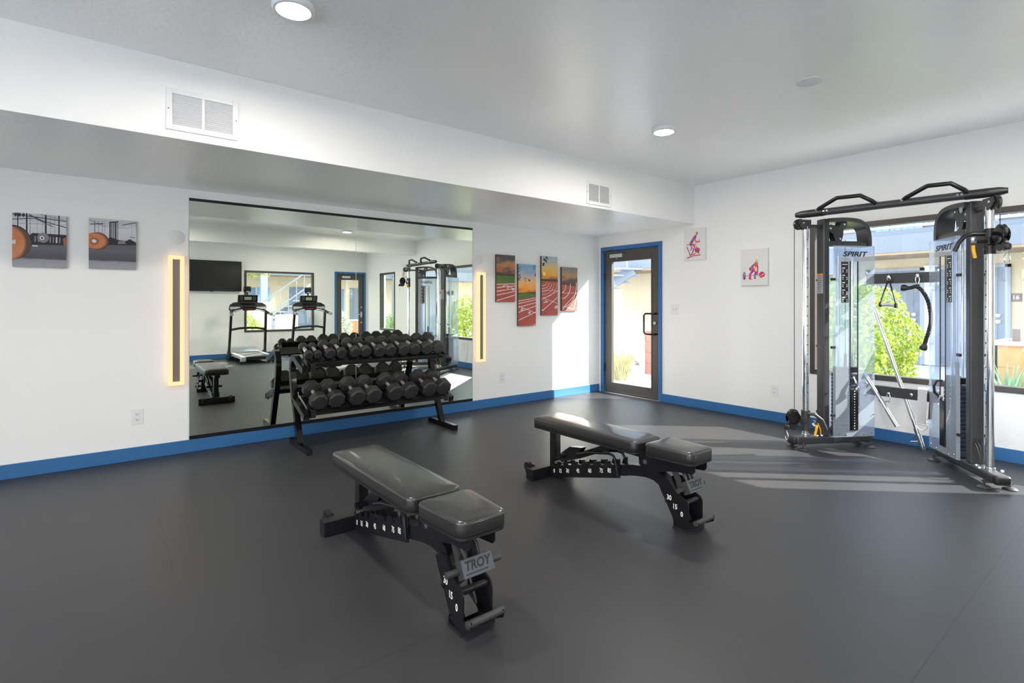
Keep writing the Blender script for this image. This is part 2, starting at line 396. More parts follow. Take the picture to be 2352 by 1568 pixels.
# ------------------------------------------------------------------ vents on the bulkhead
def vent(x0, x1, z0, z1, label, m):
    Y = 3.72; t = thing('air_vent', ((x0+x1)/2, Y, z0), label, 'vent', 'white return air vents'); b = .032
    mb = MB(); xm = (x0+x1)/2
    for a, c in (((x0, z0), (x0+b, z1)), ((x1-b, z0), (x1, z1)), ((x0+b, z0), (x1-b, z0+b)), ((x0+b, z1-b), (x1-b, z1)), ((xm-.008, z0+b), (xm+.008, z1-b))):
        mb.box2((a[0], Y-.010, a[1]), (c[0], Y, c[1]), .002)
    mb.build('frame', WPLAST, t)
    MB().box2((x0+b, Y-.002, z0+b), (x1-b, Y, z1-b)).build('backing', m, t)
    for u0, u1 in ((x0+b, xm-.008), (xm+.008, x1-b)):
        lv = MB(); n = 15
        for i in range(n):
            z = z0+b+(z1-z0-2*b)*(i+.5)/n
            lv.box(((u0+u1)/2, Y-.006, z), (u1-u0, .010, .0022), M.Rotation(R(-38), 4, 'X'))
        lv.build('louvers', WPLAST, t)
    for sx in (x0+.012, x1-.012): MB().lathe([(0, 0), (.004, 0), (.003, .003), (0, .003)], (sx, Y-.010, (z0+z1)/2), (0, -1, 0), 8).build('screw', BRONZE, t)
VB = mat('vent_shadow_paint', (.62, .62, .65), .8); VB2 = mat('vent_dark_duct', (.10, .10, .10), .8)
vent(.30, .687, 2.324, 2.573, 'large white vent on the left part of the bulkhead', VB)
vent(3.875, 4.248, 2.303, 2.541, 'white vent with dark slots on the right part of the bulkhead', VB2)

# ------------------------------------------------------------------ mirrors
def mirror(x0, x1, label):
    t = thing('wall_mirror', ((x0+x1)/2, YB, .128), label, 'mirror', 'frameless wall mirrors')
    MB().box2((x0+.0015, YB-.006, .135), (x1-.0015, YB-.0005, 2.185)).build('mirror_pane', MIRR, t)
    MB().box2((x0, YB-.012, 2.178), (x1, YB-.0002, 2.202)).build('top_channel', BLACK, t)
    if x0 > 1: MB().box2((x0-.002, YB-.0065, .138), (x0+.002, YB-.0005, 2.18)).build('polished_edge', WPLAST, t)
    MB().box2((x0, YB-.012, .1075), (x1, YB-.0002, .140)).build('bottom_channel', BLACK, t)
mirror(.597, 2.085, 'left pane of the tall wall mirror behind the dumbbell rack')
mirror(2.085, 3.540, 'right pane of the tall wall mirror behind the dumbbell rack')
for x, l in ((.5905, 'left'), (3.5465, 'right'), ):
    tag(MB().box2((x-.005, YB-.007, .12), (x+.005, YB, 2.2)).build('mirror_edge_strip', WPLAST), 'thin white edge strip at the %s side of the mirror' % l, 'edge strip')

# ------------------------------------------------------------------ sconces
def sconce(xc, z0, z1, label):
    t = thing('wall_sconce', (xc, YB, z0), label, 'wall light', 'tall glowing wall sconces'); w = .057; d = .055; fw_ = .030
    MB().box2((xc-w+fw_-.002, YB-.036, z0+.028), (xc+w-fw_+.002, YB, z1-.028)).build('back_plate', mat('sconce_bronze', (.20, .17, .16), .45, .3), t)
    mb = MB()
    for a, b in (((xc-w, z0), (xc-w+fw_, z1)), ((xc+w-fw_, z0), (xc+w, z1)), ((xc-w+fw_, z0), (xc+w-fw_, z0+fw_)), ((xc-w+fw_, z1-fw_), (xc+w-fw_, z1))):
        mb.box2((a[0], YB-d, a[1]), (b[0], YB-.010, b[1]), .003)
    mb.build('light_frame', SCONCE, t)
sconce(.499, .592, 1.692, 'tall glowing wall sconce left of the mirror')
sconce(3.650, .578, 1.668, 'tall glowing wall sconce right of the mirror')
for x, z, l in ((.506, 1.852, 'left'), (3.634, 1.822, 'right')):
    t = thing('cover_plate', (x, YB, z), 'round blank cover plate above the %s wall sconce' % l, 'cover plate')
    MB().lathe([(0, 0), (.061, 0), (.061, .003), (.057, .006), (0, .006)], (x, YB, z), (0, -1, 0), 36).build('plate', OFFW, t)
    for q in (-.028, .028): MB().lathe([(0, 0), (.004, 0), (0, .002)], (x, YB-.006, z+q), (0, -1, 0), 8).build('screw', WPLAST, t)

# ------------------------------------------------------------------ outlets, switch
def outlet(axis, a, z, label, kind='outlet'):
    def P(q, d, zz): return (q, YB-d, zz) if axis == 'y' else (XR-d, q, zz)
    t = thing('wall_outlet' if kind == 'outlet' else 'light_switch', P(a, 0, z), label, kind); w = .040 if kind == 'outlet' else .062; h = .064
    MB().box2(P(a-w, 0, z-h), P(a+w, .006, z+h), .003).build('cover_plate', WPLAST, t)
    if kind == 'outlet':
        for s in (-.022, .022):
            r = MB().box2(P(a-.017, .005, z+s-.015), P(a+.017, .009, z+s+.015), .003).build('receptacle', WPLAST, t)
            MB().box2(P(a-.009, .007, z+s-.002), P(a-.006, .0095, z+s+.008)).box2(P(a+.006, .007, z+s-.002), P(a+.009, .0095, z+s+.006)).box2(P(a-.003, .007, z+s-.010), P(a+.003, .0095, z+s-.005)).build('slots', SLOT, r)
    else:
        for s in (-.023, .023):
            MB().box2(P(a+s-.006, .003, z-.012), P(a+s+.006, .018, z+.004), .002).build('toggle', WPLAST, t)
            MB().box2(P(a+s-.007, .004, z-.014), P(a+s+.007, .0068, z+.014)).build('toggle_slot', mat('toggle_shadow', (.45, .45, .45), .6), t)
outlet('y', .231, .354, 'white wall outlet low on the wall left of the mirror')
outlet('y', 3.995, .350, 'white wall outlet under the running track pictures')
outlet('x', 2.735, .337, 'white wall outlet beside the cable machine')
outlet('x', 4.004, 1.213, 'white double light switch right of the glass door', 'light switch')

# ------------------------------------------------------------------ pictures
CANV = mat('canvas_edge', (.78, .76, .76), .75, bump=(400, .1, .001))
DKED = mat('dark_canvas_edge', (.10, .05, .045), .7)
FK = [0]
def flat(mb, P, pts, k, mi):                       # printed shape on the canvas face
    FK[0] = (FK[0]+1) % 90; kk = k+FK[0]*.010 if k else 0
    mb.poly([P(x, y, kk) for x, y in pts], mi)
def strip(mb, P, pts, wd, k, mi, asp=1):
    for (x0, y0), (x1, y1) in zip(pts, pts[1:]):
        dx, dy = (x1-x0), (y1-y0)*asp; l = math.hypot(dx, dy) or 1; nx, ny = -dy/l*wd/2, dx/l*wd/2/asp
        flat(mb, P, [(x0-nx, y0-ny), (x1-nx, y1-ny), (x1+nx, y1+ny), (x0+nx, y0+ny)], k, mi)
def clampp(q): return (min(1, max(0, q[0])), min(1, max(0, q[1])))
def arc(cx, cy, rx, ry, a0, a1, n=14): return [(cx+rx*math.cos(R(a0+(a1-a0)*i/n)), cy+ry*math.sin(R(a0+(a1-a0)*i/n))) for i in range(n+1)]
def inside(pts):                                    # keep the run of a polyline that lies on the canvas
    out = []
    for p in pts:
        if -.001 <= p[0] <= 1.001 and -.001 <= p[1] <= 1.001: out.append(clampp(p))
        elif out: break
    return out
TRK = mat('print_track_red', (.40, .075, .055), .55, var=(9, (.47, .10, .07))); GRN = mat('print_field_green', (.07, .14, .03), .55, var=(14, (.11, .19, .04)))
LIN = mat('print_lane_white', (.80, .72, .68), .55); SUNP = mat('print_sun', (1, .80, .25), .5)
DKL = mat('print_leaves', (.045, .05, .06), .6); TRD = mat('print_treeline', (.05, .03, .03), .6)
SKY = [rampmat('print_sky_dusk', [(.50, (.07, .045, .04)), (.64, (.16, .09, .065)), (.76, (.62, .25, .09)), (.84, (.38, .22, .14)), (.93, (.11, .09, .09))], noise=(7, .20)),
       rampmat('print_sky_blue', [(.52, (.30, .12, .07)), (.60, (.86, .30, .02)), (.71, (.80, .46, .18)), (.80, (.52, .46, .42)), (.92, (.24, .42, .62))], noise=(8, .14)),
       rampmat('print_sky_sunset', [(.55, (.10, .06, .05)), (.62, (.38, .17, .07)), (.70, (.88, .38, .03)), (.80, (.80, .52, .16)), (.93, (.42, .50, .52))], noise=(7, .14)),
       rampmat('print_sky_grey', [(.55, (.08, .065, .065)), (.70, (.16, .10, .08)), (.82, (.52, .28, .15)), (.95, (.26, .23, .22))], noise=(8, .16))]
TM = [TRK, GRN, LIN, SUNP, DKL, TRD]
def track(i, x0, x1, z0, z1, label):
    t = thing('track_picture', ((x0+x1)/2, YB, z0), label, 'picture', 'running track canvas prints'); d = .03; w, h = x1-x0, z1-z0; asp = h/w
    MB().box2((x0, YB-d, z0), (x1, YB-.001, z1), .002).build('canvas', DKED, t)
    P = lambda fx, fy, k: (x0+fx*w, YB-d-.0004-.0003*k, z1-fy*h)
    mb = MB(); S = 6
    flat(mb, P, [(0, 0), (1, 0), (1, 1), (0, 1)], 0, S)
    def line(p, wd=.022): strip(mb, P, [clampp(q) for q in p], wd, 3, 2, asp)
    def num(s, fx, fy, sz, sh=.2, rot=0):
        mb.text(s, sz, M.Translation(P(fx, fy, 4)) @ M.Rotation(R(90), 4, 'X') @ M.Rotation(R(rot), 4, 'Z') @ M.Diagonal((1.35, .7, 1, 1)), 2, 0.0001, sh, .002)
    if i == 0:
        flat(mb, P, [(0, .42), (1, .44), (1, .60), (0, .62)], 1, 1); flat(mb, P, [(0, .405), (1, .435), (1, .445), (0, .43)], 1, 5)
        flat(mb, P, [(0, .62), (1, .595), (1, 1), (0, 1)], 2, 0)
        for a, b in (((0, .635), (1, .605)), ((0, .70), (1, .655)), ((0, .78), (1, .71)), ((0, .86), (1, .77)), ((0, .975), (1, .85))): line((a, b), .018+.012*a[1])
        line(((.42, .62), (.98, .73)), .02)
        num('2', .36, .66, .035, .5, -10); num('3', .58, .70, .04, .5, -10); num('4', .85, .735, .045, .5, -10)
    if i == 1:
        flat(mb, P, [(0, .465), (1, .45), (1, .475), (0, .485)], 1, 5)
        flat(mb, P, [(0, .475), (.5, .46), (1, .475), (1, .52), (0, .575)], 2, 1); flat(mb, P, [(0, .575), (1, .52), (1, 1), (0, 1)], 2, 0)
        for k in range(60):
            cx, cy = random.choice(((.06, .09), (.10, .2), (.93, .05), (.97, .17), (.4, .25), (.6, .245), (.03, .24))); cx += random.uniform(-.06, .06); cy += random.uniform(-.03, .03); s = random.uniform(.012, .034)
            flat(mb, P, [clampp((cx+s*math.cos(q)*random.uniform(.6, 1.2), cy+s*.4*math.sin(q)*random.uniform(.6, 1.2))) for q in (0, 1, 2.1, 3.2, 4.2, 5.2)], 1, 4)
        for a, b in (((0, .60), (1, .545)), ((0, .64), (1, .575)), ((0, .70), (1, .62)), ((0, .78), (1, .675)), ((0, .91), (1, .775))): line((a, b), .016+.014*a[1])
        line(((.02, .68), (1, .795)), .022); line(((.85, .995), (1, .975)), .03)
        num('5', .17, .735, .06, .35, -12); num('6', .60, .785, .066, .35, -8)
    if i == 2:
        flat(mb, P, arc(.16, .30, .09, .032, 0, 360, 16)[:-1], 1, 3)
        flat(mb, P, [(0, .385), (1, .40), (1, .43), (0, .41)], 1, 5)
        for k in range(34):
            cx, cy = random.choice(((.2, .05), (.33, .03), (.1, .14), (.28, .08))); cx += random.uniform(-.06, .06); cy += random.uniform(-.02, .02); s = random.uniform(.02, .05)
            flat(mb, P, [clampp((cx+s*math.cos(q)*random.uniform(.6, 1.2), cy+s*.4*math.sin(q)*random.uniform(.6, 1.2))) for q in (0, 1, 2.1, 3.2, 4.2, 5.2)], 1, 4)
        flat(mb, P, [(0, .42), (1, .415), (1, 1), (0, 1)], 2, 0); flat(mb, P, [(0, .425), (.15, .41), (.22, .425), (.16, .45), (0, .46)], 3, 1)
        for k, rx in enumerate((.32, .47, .62, .78, .95)):
            ry = .055+.055*k
            line(inside([(rx*math.cos(R(q)), .43+ry*math.sin(R(q))*.92+.02) for q in range(90, -1, -5)]), .018)
        line(((0, .575), (1, .575)), .012); line(((0, .735), (1, .58)), .022); line(((.05, .92), (1, .69)), .032); line(((.18, .715), (1, .80)), .02); line(((0, .90), (.08, .92)), .03)
        num('7', .20, .77, .085, .3, -25); num('8', .87, .86, .085, .3, -10)
    if i == 3:
        flat(mb, P, [(0, .385), (1, .415), (1, .44), (0, .415)], 1, 5); flat(mb, P, [(0, .40), (1, .43), (1, 1), (0, 1)], 2, 0)
        for rx, ry, wd in ((.25, .16, .03), (.55, .30, .034), (.93, .50, .042)):
            line(inside([(rx*math.cos(R(q)), .42+ry*math.sin(R(q))) for q in range(-8, 93, 5)]), wd)
        line(((0, .59), (.95, .59)), .016); line(((.08, .93), (1, .57)), .03); line(((.15, .90), (.75, .965)), .028); line(((.75, .97), (1, .60)), .04)
        num('1', .09, .95, .07, .2, -40); num('9', .97, .955, .05)
    mb.build('print', TM+[SKY[i]], t, smooth=0, recalc=False)
track(0, 3.885, 4.182, 1.310, 1.905, 'track canvas with dark dusk sky, leftmost of the four')
track(1, 4.235, 4.535, .998, 1.802, 'tall lowest track canvas with lanes 5 and 6 under a blue sky')
track(2, 4.635, 4.930, 1.130, 1.927, 'tall track canvas with the low sun and lanes 7 and 8')
track(3, 5.005, 5.310, 1.189, 1.796, 'short track canvas with grey sky, nearest the door corner')

GW = rampmat('print_gym_grey', [(.0, (.33, .32, .36)), (.14, (.30, .29, .33)), (.17, (.085, .082, .10)), (.36, (.15, .145, .17)), (.50, (.13, .12, .15)), (.56, (.62, .60, .66)), (.80, (.72, .70, .75)), (.9, (.58, .57, .61))], noise=(6, .05))
PM = [mat('print_black', (.03, .027, .035), .6), mat('print_mid_grey', (.24, .23, .26), .6), mat('print_light', (.75, .74, .78), .6), mat('print_orange', (.60, .19, .07), .6, var=(10, (.70, .27, .12))), mat('print_rust', (.40, .14, .07), .6), mat('print_dark_brown', (.13, .07, .05), .6)]
def gym(i, x0, x1, z0, z1, label):
    t = thing('gym_picture', ((x0+x1)/2, YB, z0), label, 'picture', 'grey weight room canvas prints'); d = .022; w, h = x1-x0, z1-z0
    MB().box2((x0, YB-d, z0), (x1, YB-.001, z1), .002).build('canvas', PM[1], t)
    P = lambda fx, fy, k: (x0+fx*w, YB-d-.0004-.0003*k, z1-fy*h); mb = MB()
    flat(mb, P, [(0, 0), (1, 0), (1, 1), (0, 1)], 0, 6)
    def F(pts, k, m): flat(mb, P, [clampp(q) for q in pts], k, m)
    def Ln(pts, wd, m): strip(mb, P, [clampp(q) for q in pts], wd, 2, m, h/w)
    if i == 0:
        for x, wd in ((.10, .02), (.26, .03), (.32, .012), (.61, .035), (.86, .028), (.70, .008), (.78, .008), (.45, .006), (.55, .006)): Ln([(x, 0), (x, .42 if wd > .01 else .40)], wd, 0 if wd > .015 else 1)
        for p, wd in (([(0, .03), (1, .1)], .02), ([(0, .13), (.4, .08), (.75, .22)], .018), ([(.3, .02), (.55, .12), (1, .22)], .02), ([(0, .2), (1, .17)], .010), ([(.5, 0), (.98, .08)], .014)): Ln(p, wd, 0 if wd > .015 else 1)
        for x in (.03, .1, .17): F([(x, .02), (x+.05, .0), (x+.06, .05), (x+.02, .08)], 2, 0)
        F([(.3, .42), (.36, .36), (1, .36), (1, .56), (.3, .58)], 3, 0)
        F(arc(.56, .44, .11, .095, 0, 360, 20)[:-1], 4, 1); F(arc(.54, .445, .045, .04, 0, 360, 14)[:-1], 5, 2); F(arc(.54, .445, .02, .02, 0, 360, 10)[:-1], 6, 0)
        for x in (.4, .46, .74, .80, .86, .68): F([(x, .42), (x+.028, .41), (x+.028, .52), (x, .53)], 4, 1 if x != .8 else 2)
        Ln([(.36, .54), (.50, .53), (.9, .55)], .012, 2); Ln([(.36, .60), (.46, .60)], .03, 2)
        F([(.93, .44), (1, .40), (1, .58), (.95, .56)], 5, 4)
        F(arc(.0, .55, .35, .32, -90, 90, 24), 4, 0); F(arc(-.02, .56, .36, .31, -80, 90, 24)+[(0, .87)], 5, 5); F([(0, .25)]+arc(-.06, .57, .31, .32, -78, 78, 24)+[(0, .89)], 6, 4); F([(0, .28)]+arc(-.08, .57, .30, .29, -72, 72, 24)+[(0, .85)], 7, 3)
        F([(0, .52), (.06, .50), (.06, .58), (0, .58)], 8, 2)
    else:
        for x, wd in ((.44, .03), (.48, .02), (.52, .02), (.56, .03), (.60, .012), (.12, .012), (.2, .01), (.28, .008), (.33, .006), (.9, .005)): Ln([(x, .05), (x, .44)], wd, 0 if wd > .011 else 1)
        Ln([(0, .04), (.35, .16)], .015, 1); Ln([(.02, .13), (.3, .10)], .02, 0); Ln([(.7, .10), (1, .03)], .018, 0); Ln([(.45, .06), (.62, .04)], .03, 0); Ln([(.35, .16), (.85, .16)], .008, 1); Ln([(.86, .34), (.98, .34)], .012, 0)
        F([(.35, .42), (.45, .36), (.62, .41), (.78, .42), (.86, .38), (1, .44), (1, .50), (.35, .52)], 3, 0)
        F([(.62, .43), (.75, .42), (.78, .48), (.60, .49)], 4, 1); F(arc(.87, .43, .045, .05, 0, 360, 14)[:-1], 4, 0); Ln([(.4, .505), (1, .475)], .014, 2)
        F(arc(.19, .455, .225, .175, 0, 360, 36)[:-1], 4, 5); F(arc(.145, .455, .235, .165, 0, 360, 36)[:-1], 5, 4); F(arc(.125, .455, .215, .145, 0, 360, 36)[:-1], 6, 3)
        F(arc(.115, .46, .10, .075, 0, 360, 18)[:-1], 7, 4); F(arc(.11, .46, .05, .035, 0, 360, 12)[:-1], 8, 2)
        Ln([(.0, .47), (.10, .46)], .02, 2)
    mb.build('print', PM+[GW], t, smooth=0, recalc=False)
gym(0, -.516, -.214, 1.557, 1.955, 'grey weight room canvas with large orange plate at its left edge')
gym(1, -.080, .222, 1.563, 1.960, 'grey weight room canvas with smaller orange plate, nearer the sconce')

# colourful figures on the window wall
VOR = bpy.data.materials.new('print_colour_splash'); VOR.use_nodes = True; N, Lk = nt(VOR)
_v = N.new('ShaderNodeTexVoronoi'); _v.inputs['Scale'].default_value = 55; _tc = N.new('ShaderNodeTexCoord'); Lk.new(_tc.outputs['Object'], _v.inputs['Vector'])
_s = N.new('ShaderNodeSeparateColor'); Lk.new(_v.outputs['Color'], _s.inputs[0]); _r = N.new('ShaderNodeValToRGB'); _r.color_ramp.interpolation = 'CONSTANT'
cl = [(0, (.72, .04, .08)), (.28, (.80, .08, .22)), (.45, (.05, .12, .50)), (.58, (.85, .16, .06)), (.70, (.30, .04, .35)), (.80, (.03, .36, .52)), (.88, (.80, .65, .08)), (.94, (.10, .03, .10))]
el = _r.color_ramp.elements
while len(el) < len(cl): el.new(.5)
for q, (p, c) in zip(el, cl): q.position = p; q.color = (*c, 1)
Lk.new(_s.outputs[0], _r.inputs[0]); Lk.new(_r.outputs[0], N['Principled BSDF'].inputs['Base Color']); N['Principled BSDF'].inputs['Roughness'].default_value = .6
HAIR = mat('print_yellow', (.72, .62, .10), .6)
def figure(i, y0, y1, z0, z1, label):
    t = thing('figure_picture', (XR, (y0+y1)/2, z0), label, 'picture', 'white canvases with colourful athletes'); d = .036; w, h = y1-y0, z1-z0
    MB().box2((XR-d, y0, z0), (XR-.001, y1, z1), .003).build('canvas', CANV, t)
    P = lambda fx, fy, k: (XR-d-.0004-.0003*k, y1-fx*w, z1-fy*h); mb = MB(); a = h/w
    def C(pts, wd, m=0, k=1):                       # a limb with round ends
        strip(mb, P, pts, wd, k, m, a)
        for q in pts: flat(mb, P, arc(q[0], q[1], wd/2, wd/2/a, 0, 360, 10)[:-1], k+1, m)
    def O(x, y, rx, ry, m=0, k=1): flat(mb, P, arc(x, y, rx, ry, 0, 360, 22)[:-1], k, m)
    if i == 0:
        O(.60, .15, .055, .045, 1, 3); O(.635, .165, .035, .045, 0, 4); C([(.60, .20), (.54, .27)], .05)
        C([(.54, .26), (.44, .36), (.33, .47)], .13); C([(.53, .30), (.56, .40), (.66, .44), (.74, .43)], .05); C([(.72, .43), (.73, .36)], .028)
        C([(.33, .48), (.46, .52), (.54, .57)], .09); C([(.54, .57), (.46, .68), (.42, .76)], .06); C([(.33, .48), (.36, .58), (.40, .62), (.33, .68)], .055); C([(.42, .77), (.34, .82)], .04)
        C([(.14, .51), (.36, .48)], .03); C([(.15, .58), (.26, .75), (.30, .85)], .04); C([(.58, .44), (.56, .5), (.62, .62)], .035); O(.64, .70, .125, .085); O(.64, .70, .05, .035, 0, 3); C([(.3, .85), (.55, .80), (.72, .79)], .045)
        C([(.16, .93), (.45, .87), (.78, .85)], .045); C([(.15, .95), (.20, .90)], .04)
    elif i == 1:
        O(.60, .335, .05, .04, 1, 3); O(.595, .365, .05, .045, 0, 2); C([(.58, .42), (.50, .48), (.40, .55)], .15); C([(.61, .43), (.64, .53), (.63, .62), (.62, .71)], .06); C([(.54, .46), (.52, .55), (.45, .60)], .06)
        C([(.37, .56), (.44, .62), (.36, .70), (.35, .80)], .085); C([(.34, .82), (.40, .83)], .05); C([(.50, .58), (.58, .66), (.53, .73), (.54, .79)], .075); C([(.52, .81), (.58, .815)], .045)
        C([(.08, .74), (.92, .715)], .016); O(.135, .73, .062, .115); O(.135, .73, .03, .06, 0, 2); O(.79, .72, .105, .085); O(.79, .72, .05, .04, 0, 2)
    else:
        O(.35, .22, .05, .045); O(.7, .30, .04, .035); C([(.36, .28), (.40, .42)], .09); C([(.68, .33), (.6, .44), (.5, .5)], .08); C([(.4, .45), (.55, .55), (.8, .62)], .09); C([(.5, .55), (.45, .72)], .06); C([(.75, .62), (.78, .74)], .05); C([(.15, .80), (.88, .78)], .04)
    mb.build('print', [VOR, HAIR], t, smooth=0, recalc=False)
figure(0, 3.553, 3.846, 1.828, 2.216, 'white canvas with colourful cyclist, high on the wall by the door')
figure(1, 2.793, 3.103, 1.493, 1.903, 'white canvas with colourful barbell lifter, beside the cable machine')
figure(2, -1.124, -.830, 1.850, 2.260, 'white canvas with red figures seen in the mirror by the narrow window')

# television
t = thing('television', (2.01, YF+.04, 1.58), 'black wall television seen at the left of the mirror', 'television')
MB().box2((1.38, YF+.035, 1.585), (2.64, YF+.075, 2.30), .004).build('housing', PLASTIC, t)
MB().box2((1.392, YF+.0745, 1.60), (2.628, YF+.0765, 2.288)).build('screen', mat('tv_screen', (.012, .012, .013), .22), t)
MB().box2((1.85, YF+.0005, 1.80), (2.17, YF+.036, 2.08)).build('wall_bracket', BLACK, t)
MB().box2((1.985, YF+.04, 1.574), (2.035, YF+.07, 1.587)).build('sensor', PLASTIC, t)

# ------------------------------------------------------------------ weight bench
def rrect(w0, w1, y0, y1, r, n=6):
    """rounded rectangle loop in xy: width w0 at y0, w1 at y1"""
    pts = []
    for cx, cy, a in ((w1/2-r, y1-r, 0), (-w1/2+r, y1-r, 90), (-w0/2+r, y0+r, 180), (w0/2-r, y0+r, 270)):
        for i in range(n+1): pts.append((cx+r*math.cos(R(a+90*i/n)), cy+r*math.sin(R(a+90*i/n))))
    return pts
def cushion(t, cx, w0, w1, y0, y1, z0, z1, name, tilt=0):
    """padded board: piped lower edge, upright side, rounded shoulder and a crowned top"""
    def loop(ins, z, r):
        return [(cx+x, y, z+(y-y0)*tilt) for x, y in rrect(w0-2*ins, w1-2*ins, y0+ins, y1-ins, max(.008, r-ins))]
    r = .042; h = z1-z0
    MBp = MB().loops([loop(.004, z0, r), loop(0, z0+.003, r), loop(-.0005, z0+h*.45, r), loop(0, z1-.011, r), loop(.0015, z1-.0045, r), loop(.0055, z1-.0005, r), loop(.016, z1+.003, r), loop(.04, z1+.0065, r), loop(.08, z1+.0085, r)])
    p = MBp.build(name, LEATH, t, smooth=60)
    MB().tube([(x, y, z) for x, y, z in loop(.0005, z1-.010, r)], .0018, 6, closed=True).build('seam_piping', LEATH, p)
    MB().loops([loop(.004, z0-.013, r), loop(.001, z0-.011, r), loop(.001, z0-.002, r), loop(.004, z0, r)]).build('base_board', PLASTIC, p)
    return p
def make_bench(cx, label):
    Y0 = 2.3
    t = thing('weight_bench', (cx, Y0, 0), label, 'bench', 'adjustable weight benches')
    X = lambda d: cx+d
    cushion(t, cx, .272, .285, 2.025, 2.975, .385, .446, 'back_pad', -.004)
    cushion(t, cx, .228, .268, 1.655, 1.972, .398, .458, 'seat_pad', -.006)
    # rear stabiliser
    st = MB().box2((X(-.207), 2.888, .004), (X(.207), 2.968, .082), .004).build('rear_stabilizer', BLACK, t)
    for s in (-.15, .15):
        for q in (-.0195, .0195): MB().box2((X(s+q-.0025), 2.960, .03), (X(s+q+.0025), 3.015, .09)).build('wheel_bracket', BLACK, st)
        MB().cyl((X(s-.014), 3.008, .072), (X(s+.014), 3.008, .072), .034, 20).cyl((X(s-.024), 3.008, .072), (X(s+.024), 3.008, .072), .008, 8).build('wheel', PLASTIC, t)
    # curved main beam
    pts = [(cx, 2.90, .045), (cx, 2.60, .125), (cx, 2.30, .198), (cx, 2.12, .240), (cx, 2.03, .254), (cx, 1.965, .250), (cx, 1.915, .228), (cx, 1.88, .190), (cx, 1.845, .130), (cx, 1.80, .060), (cx, 1.775, .022)]
    MB().sweep(pts, .062, .066, (1, 0, 0)).build('main_beam', BLACK, t, smooth=30)
    # rear post
    MB().box2((X(-.028), 2.845, .06), (X(.028), 2.905, .335), .004).build('rear_post', BLACK, t)
    # rail under the back pad
    MB().box2((X(-.032), 2.02, .332), (X(.032), 2.985, .374), .005).build('back_rail', BLACK, t)
    for y in (2.90, 2.4): MB().box2((X(-.10), y-.025, .366), (X(.10), y+.025, .374)).build('pad_bracket', BLACK, t)
    # toothed ladder on both sides of the beam
    for s in (-1, 1):
        bot = [(2.875, .010), (2.80, .022), (2.225, .165)]
        def beam_top(y): return .045+(2.90-y)*.2535+.033
        top = [(2.225, beam_top(2.225)+.040)]
        for yc in (2.285, 2.375, 2.475, 2.585, 2.685, 2.765, 2.835):
            b = beam_top(yc)
            top += [(yc-.034, b+.036), (yc-.026, b+.038), (yc-.017, b+.008), (yc+.004, b-.002), (yc+.019, b+.008), (yc+.021, b+.022)]
        top += [(2.885, beam_top(2.885)+.03)]
        poly = [(X(s*.034), y, z) for y, z in bot+top]
        lp = MB().prism(poly, (s*.006, 0, 0)).build('ladder_plate', BLACK, t, smooth=0)
        rot = M.Rotation(R(90), 4, 'X'); rot = (M.Rotation(R(-90), 4, 'Z') if s < 0 else M.Rotation(R(90), 4, 'Z')) @ rot
        for n_, y in (('0', 2.842), ('15', 2.778), ('30', 2.703), ('45', 2.60), ('60', 2.487), ('75', 2.383), ('85', 2.312)):
            z = beam_top(y)-.036
            MB().text(n_, .036, M.Translation((X(s*.0405), y, z)) @ rot @ M.Diagonal((.85, 1.1, 1, 1)), 0, .0004, 0, .0007).build('angle_number', NUM, lp)
        for y in (2.87, 2.535, 2.262): MB().cyl((X(s*.038), y, beam_top(y)-.045), (X(s*.046), y, beam_top(y)-.045), .010, 6).build('bolt', BLACK, lp)
    # adjuster strut resting in the ladder, with side pegs, and its hand loop
    MB().sweep([(cx, 2.345, .336), (cx, 2.60, .222), (cx, 2.79, .152)], .046, .040, (1, 0, 0)).prism([(X(-.024), 2.80, .135), (X(-.024), 2.62, .215), (X(-.024), 2.58, .28), (X(-.024), 2.70, .262), (X(-.024), 2.80, .19)], (.048, 0, 0)).build('adjuster_strut', BLACK, t)
    MB().cyl((X(-.092), 2.74, .196), (X(.092), 2.74, .196), .014, 14).build('adjuster_peg', BLACK, t)
    MB().cyl((X(-.052), 2.815, .128), (X(.052), 2.815, .128), .011, 12).build('ladder_pin', STEEL, t)
    for s in (-1, 1):
        MB().tube([(X(s*.046), 2.60, .236), (X(s*.046), 2.50, .270), (X(s*.046), 2.31, .305), (X(s*.046), 2.275, .300), (X(s*.046), 2.255, .275), (X(s*.046), 2.235, .180)], .009, 8).build('guard_loop', BLACK, t)
    # seat carrier
    for s in (-1, 1):
        x0 = X(s*.055)
        MB().prism([(x0, 2.06, .372), (x0, 2.055, .300), (x0, 1.99, .268), (x0, 1.93, .285), (x0, 1.80, .318), (x0, 1.685, .330), (x0, 1.672, .345), (x0, 1.672, .388), (x0, 1.95, .388)], (s*.006, 0, 0)).build('seat_carrier', BLACK, t, smooth=0)
    MB().box2((X(-.09), 1.70, .378), (X(.09), 1.93, .386)).build('seat_plate', BLACK, t)
    MB().cyl((X(-.064), 2.01, .325), (X(.064), 2.01, .325), .014, 14).build('hinge_pin', STEEL, t)
    for s in (-1, 1): MB().sweep([(X(s*.042), 1.83, .335), (X(s*.042), 1.79, .27), (X(s*.042), 1.775, .215)], .008, .035, (1, 0, 0)).build('seat_strut', CHAR, t)
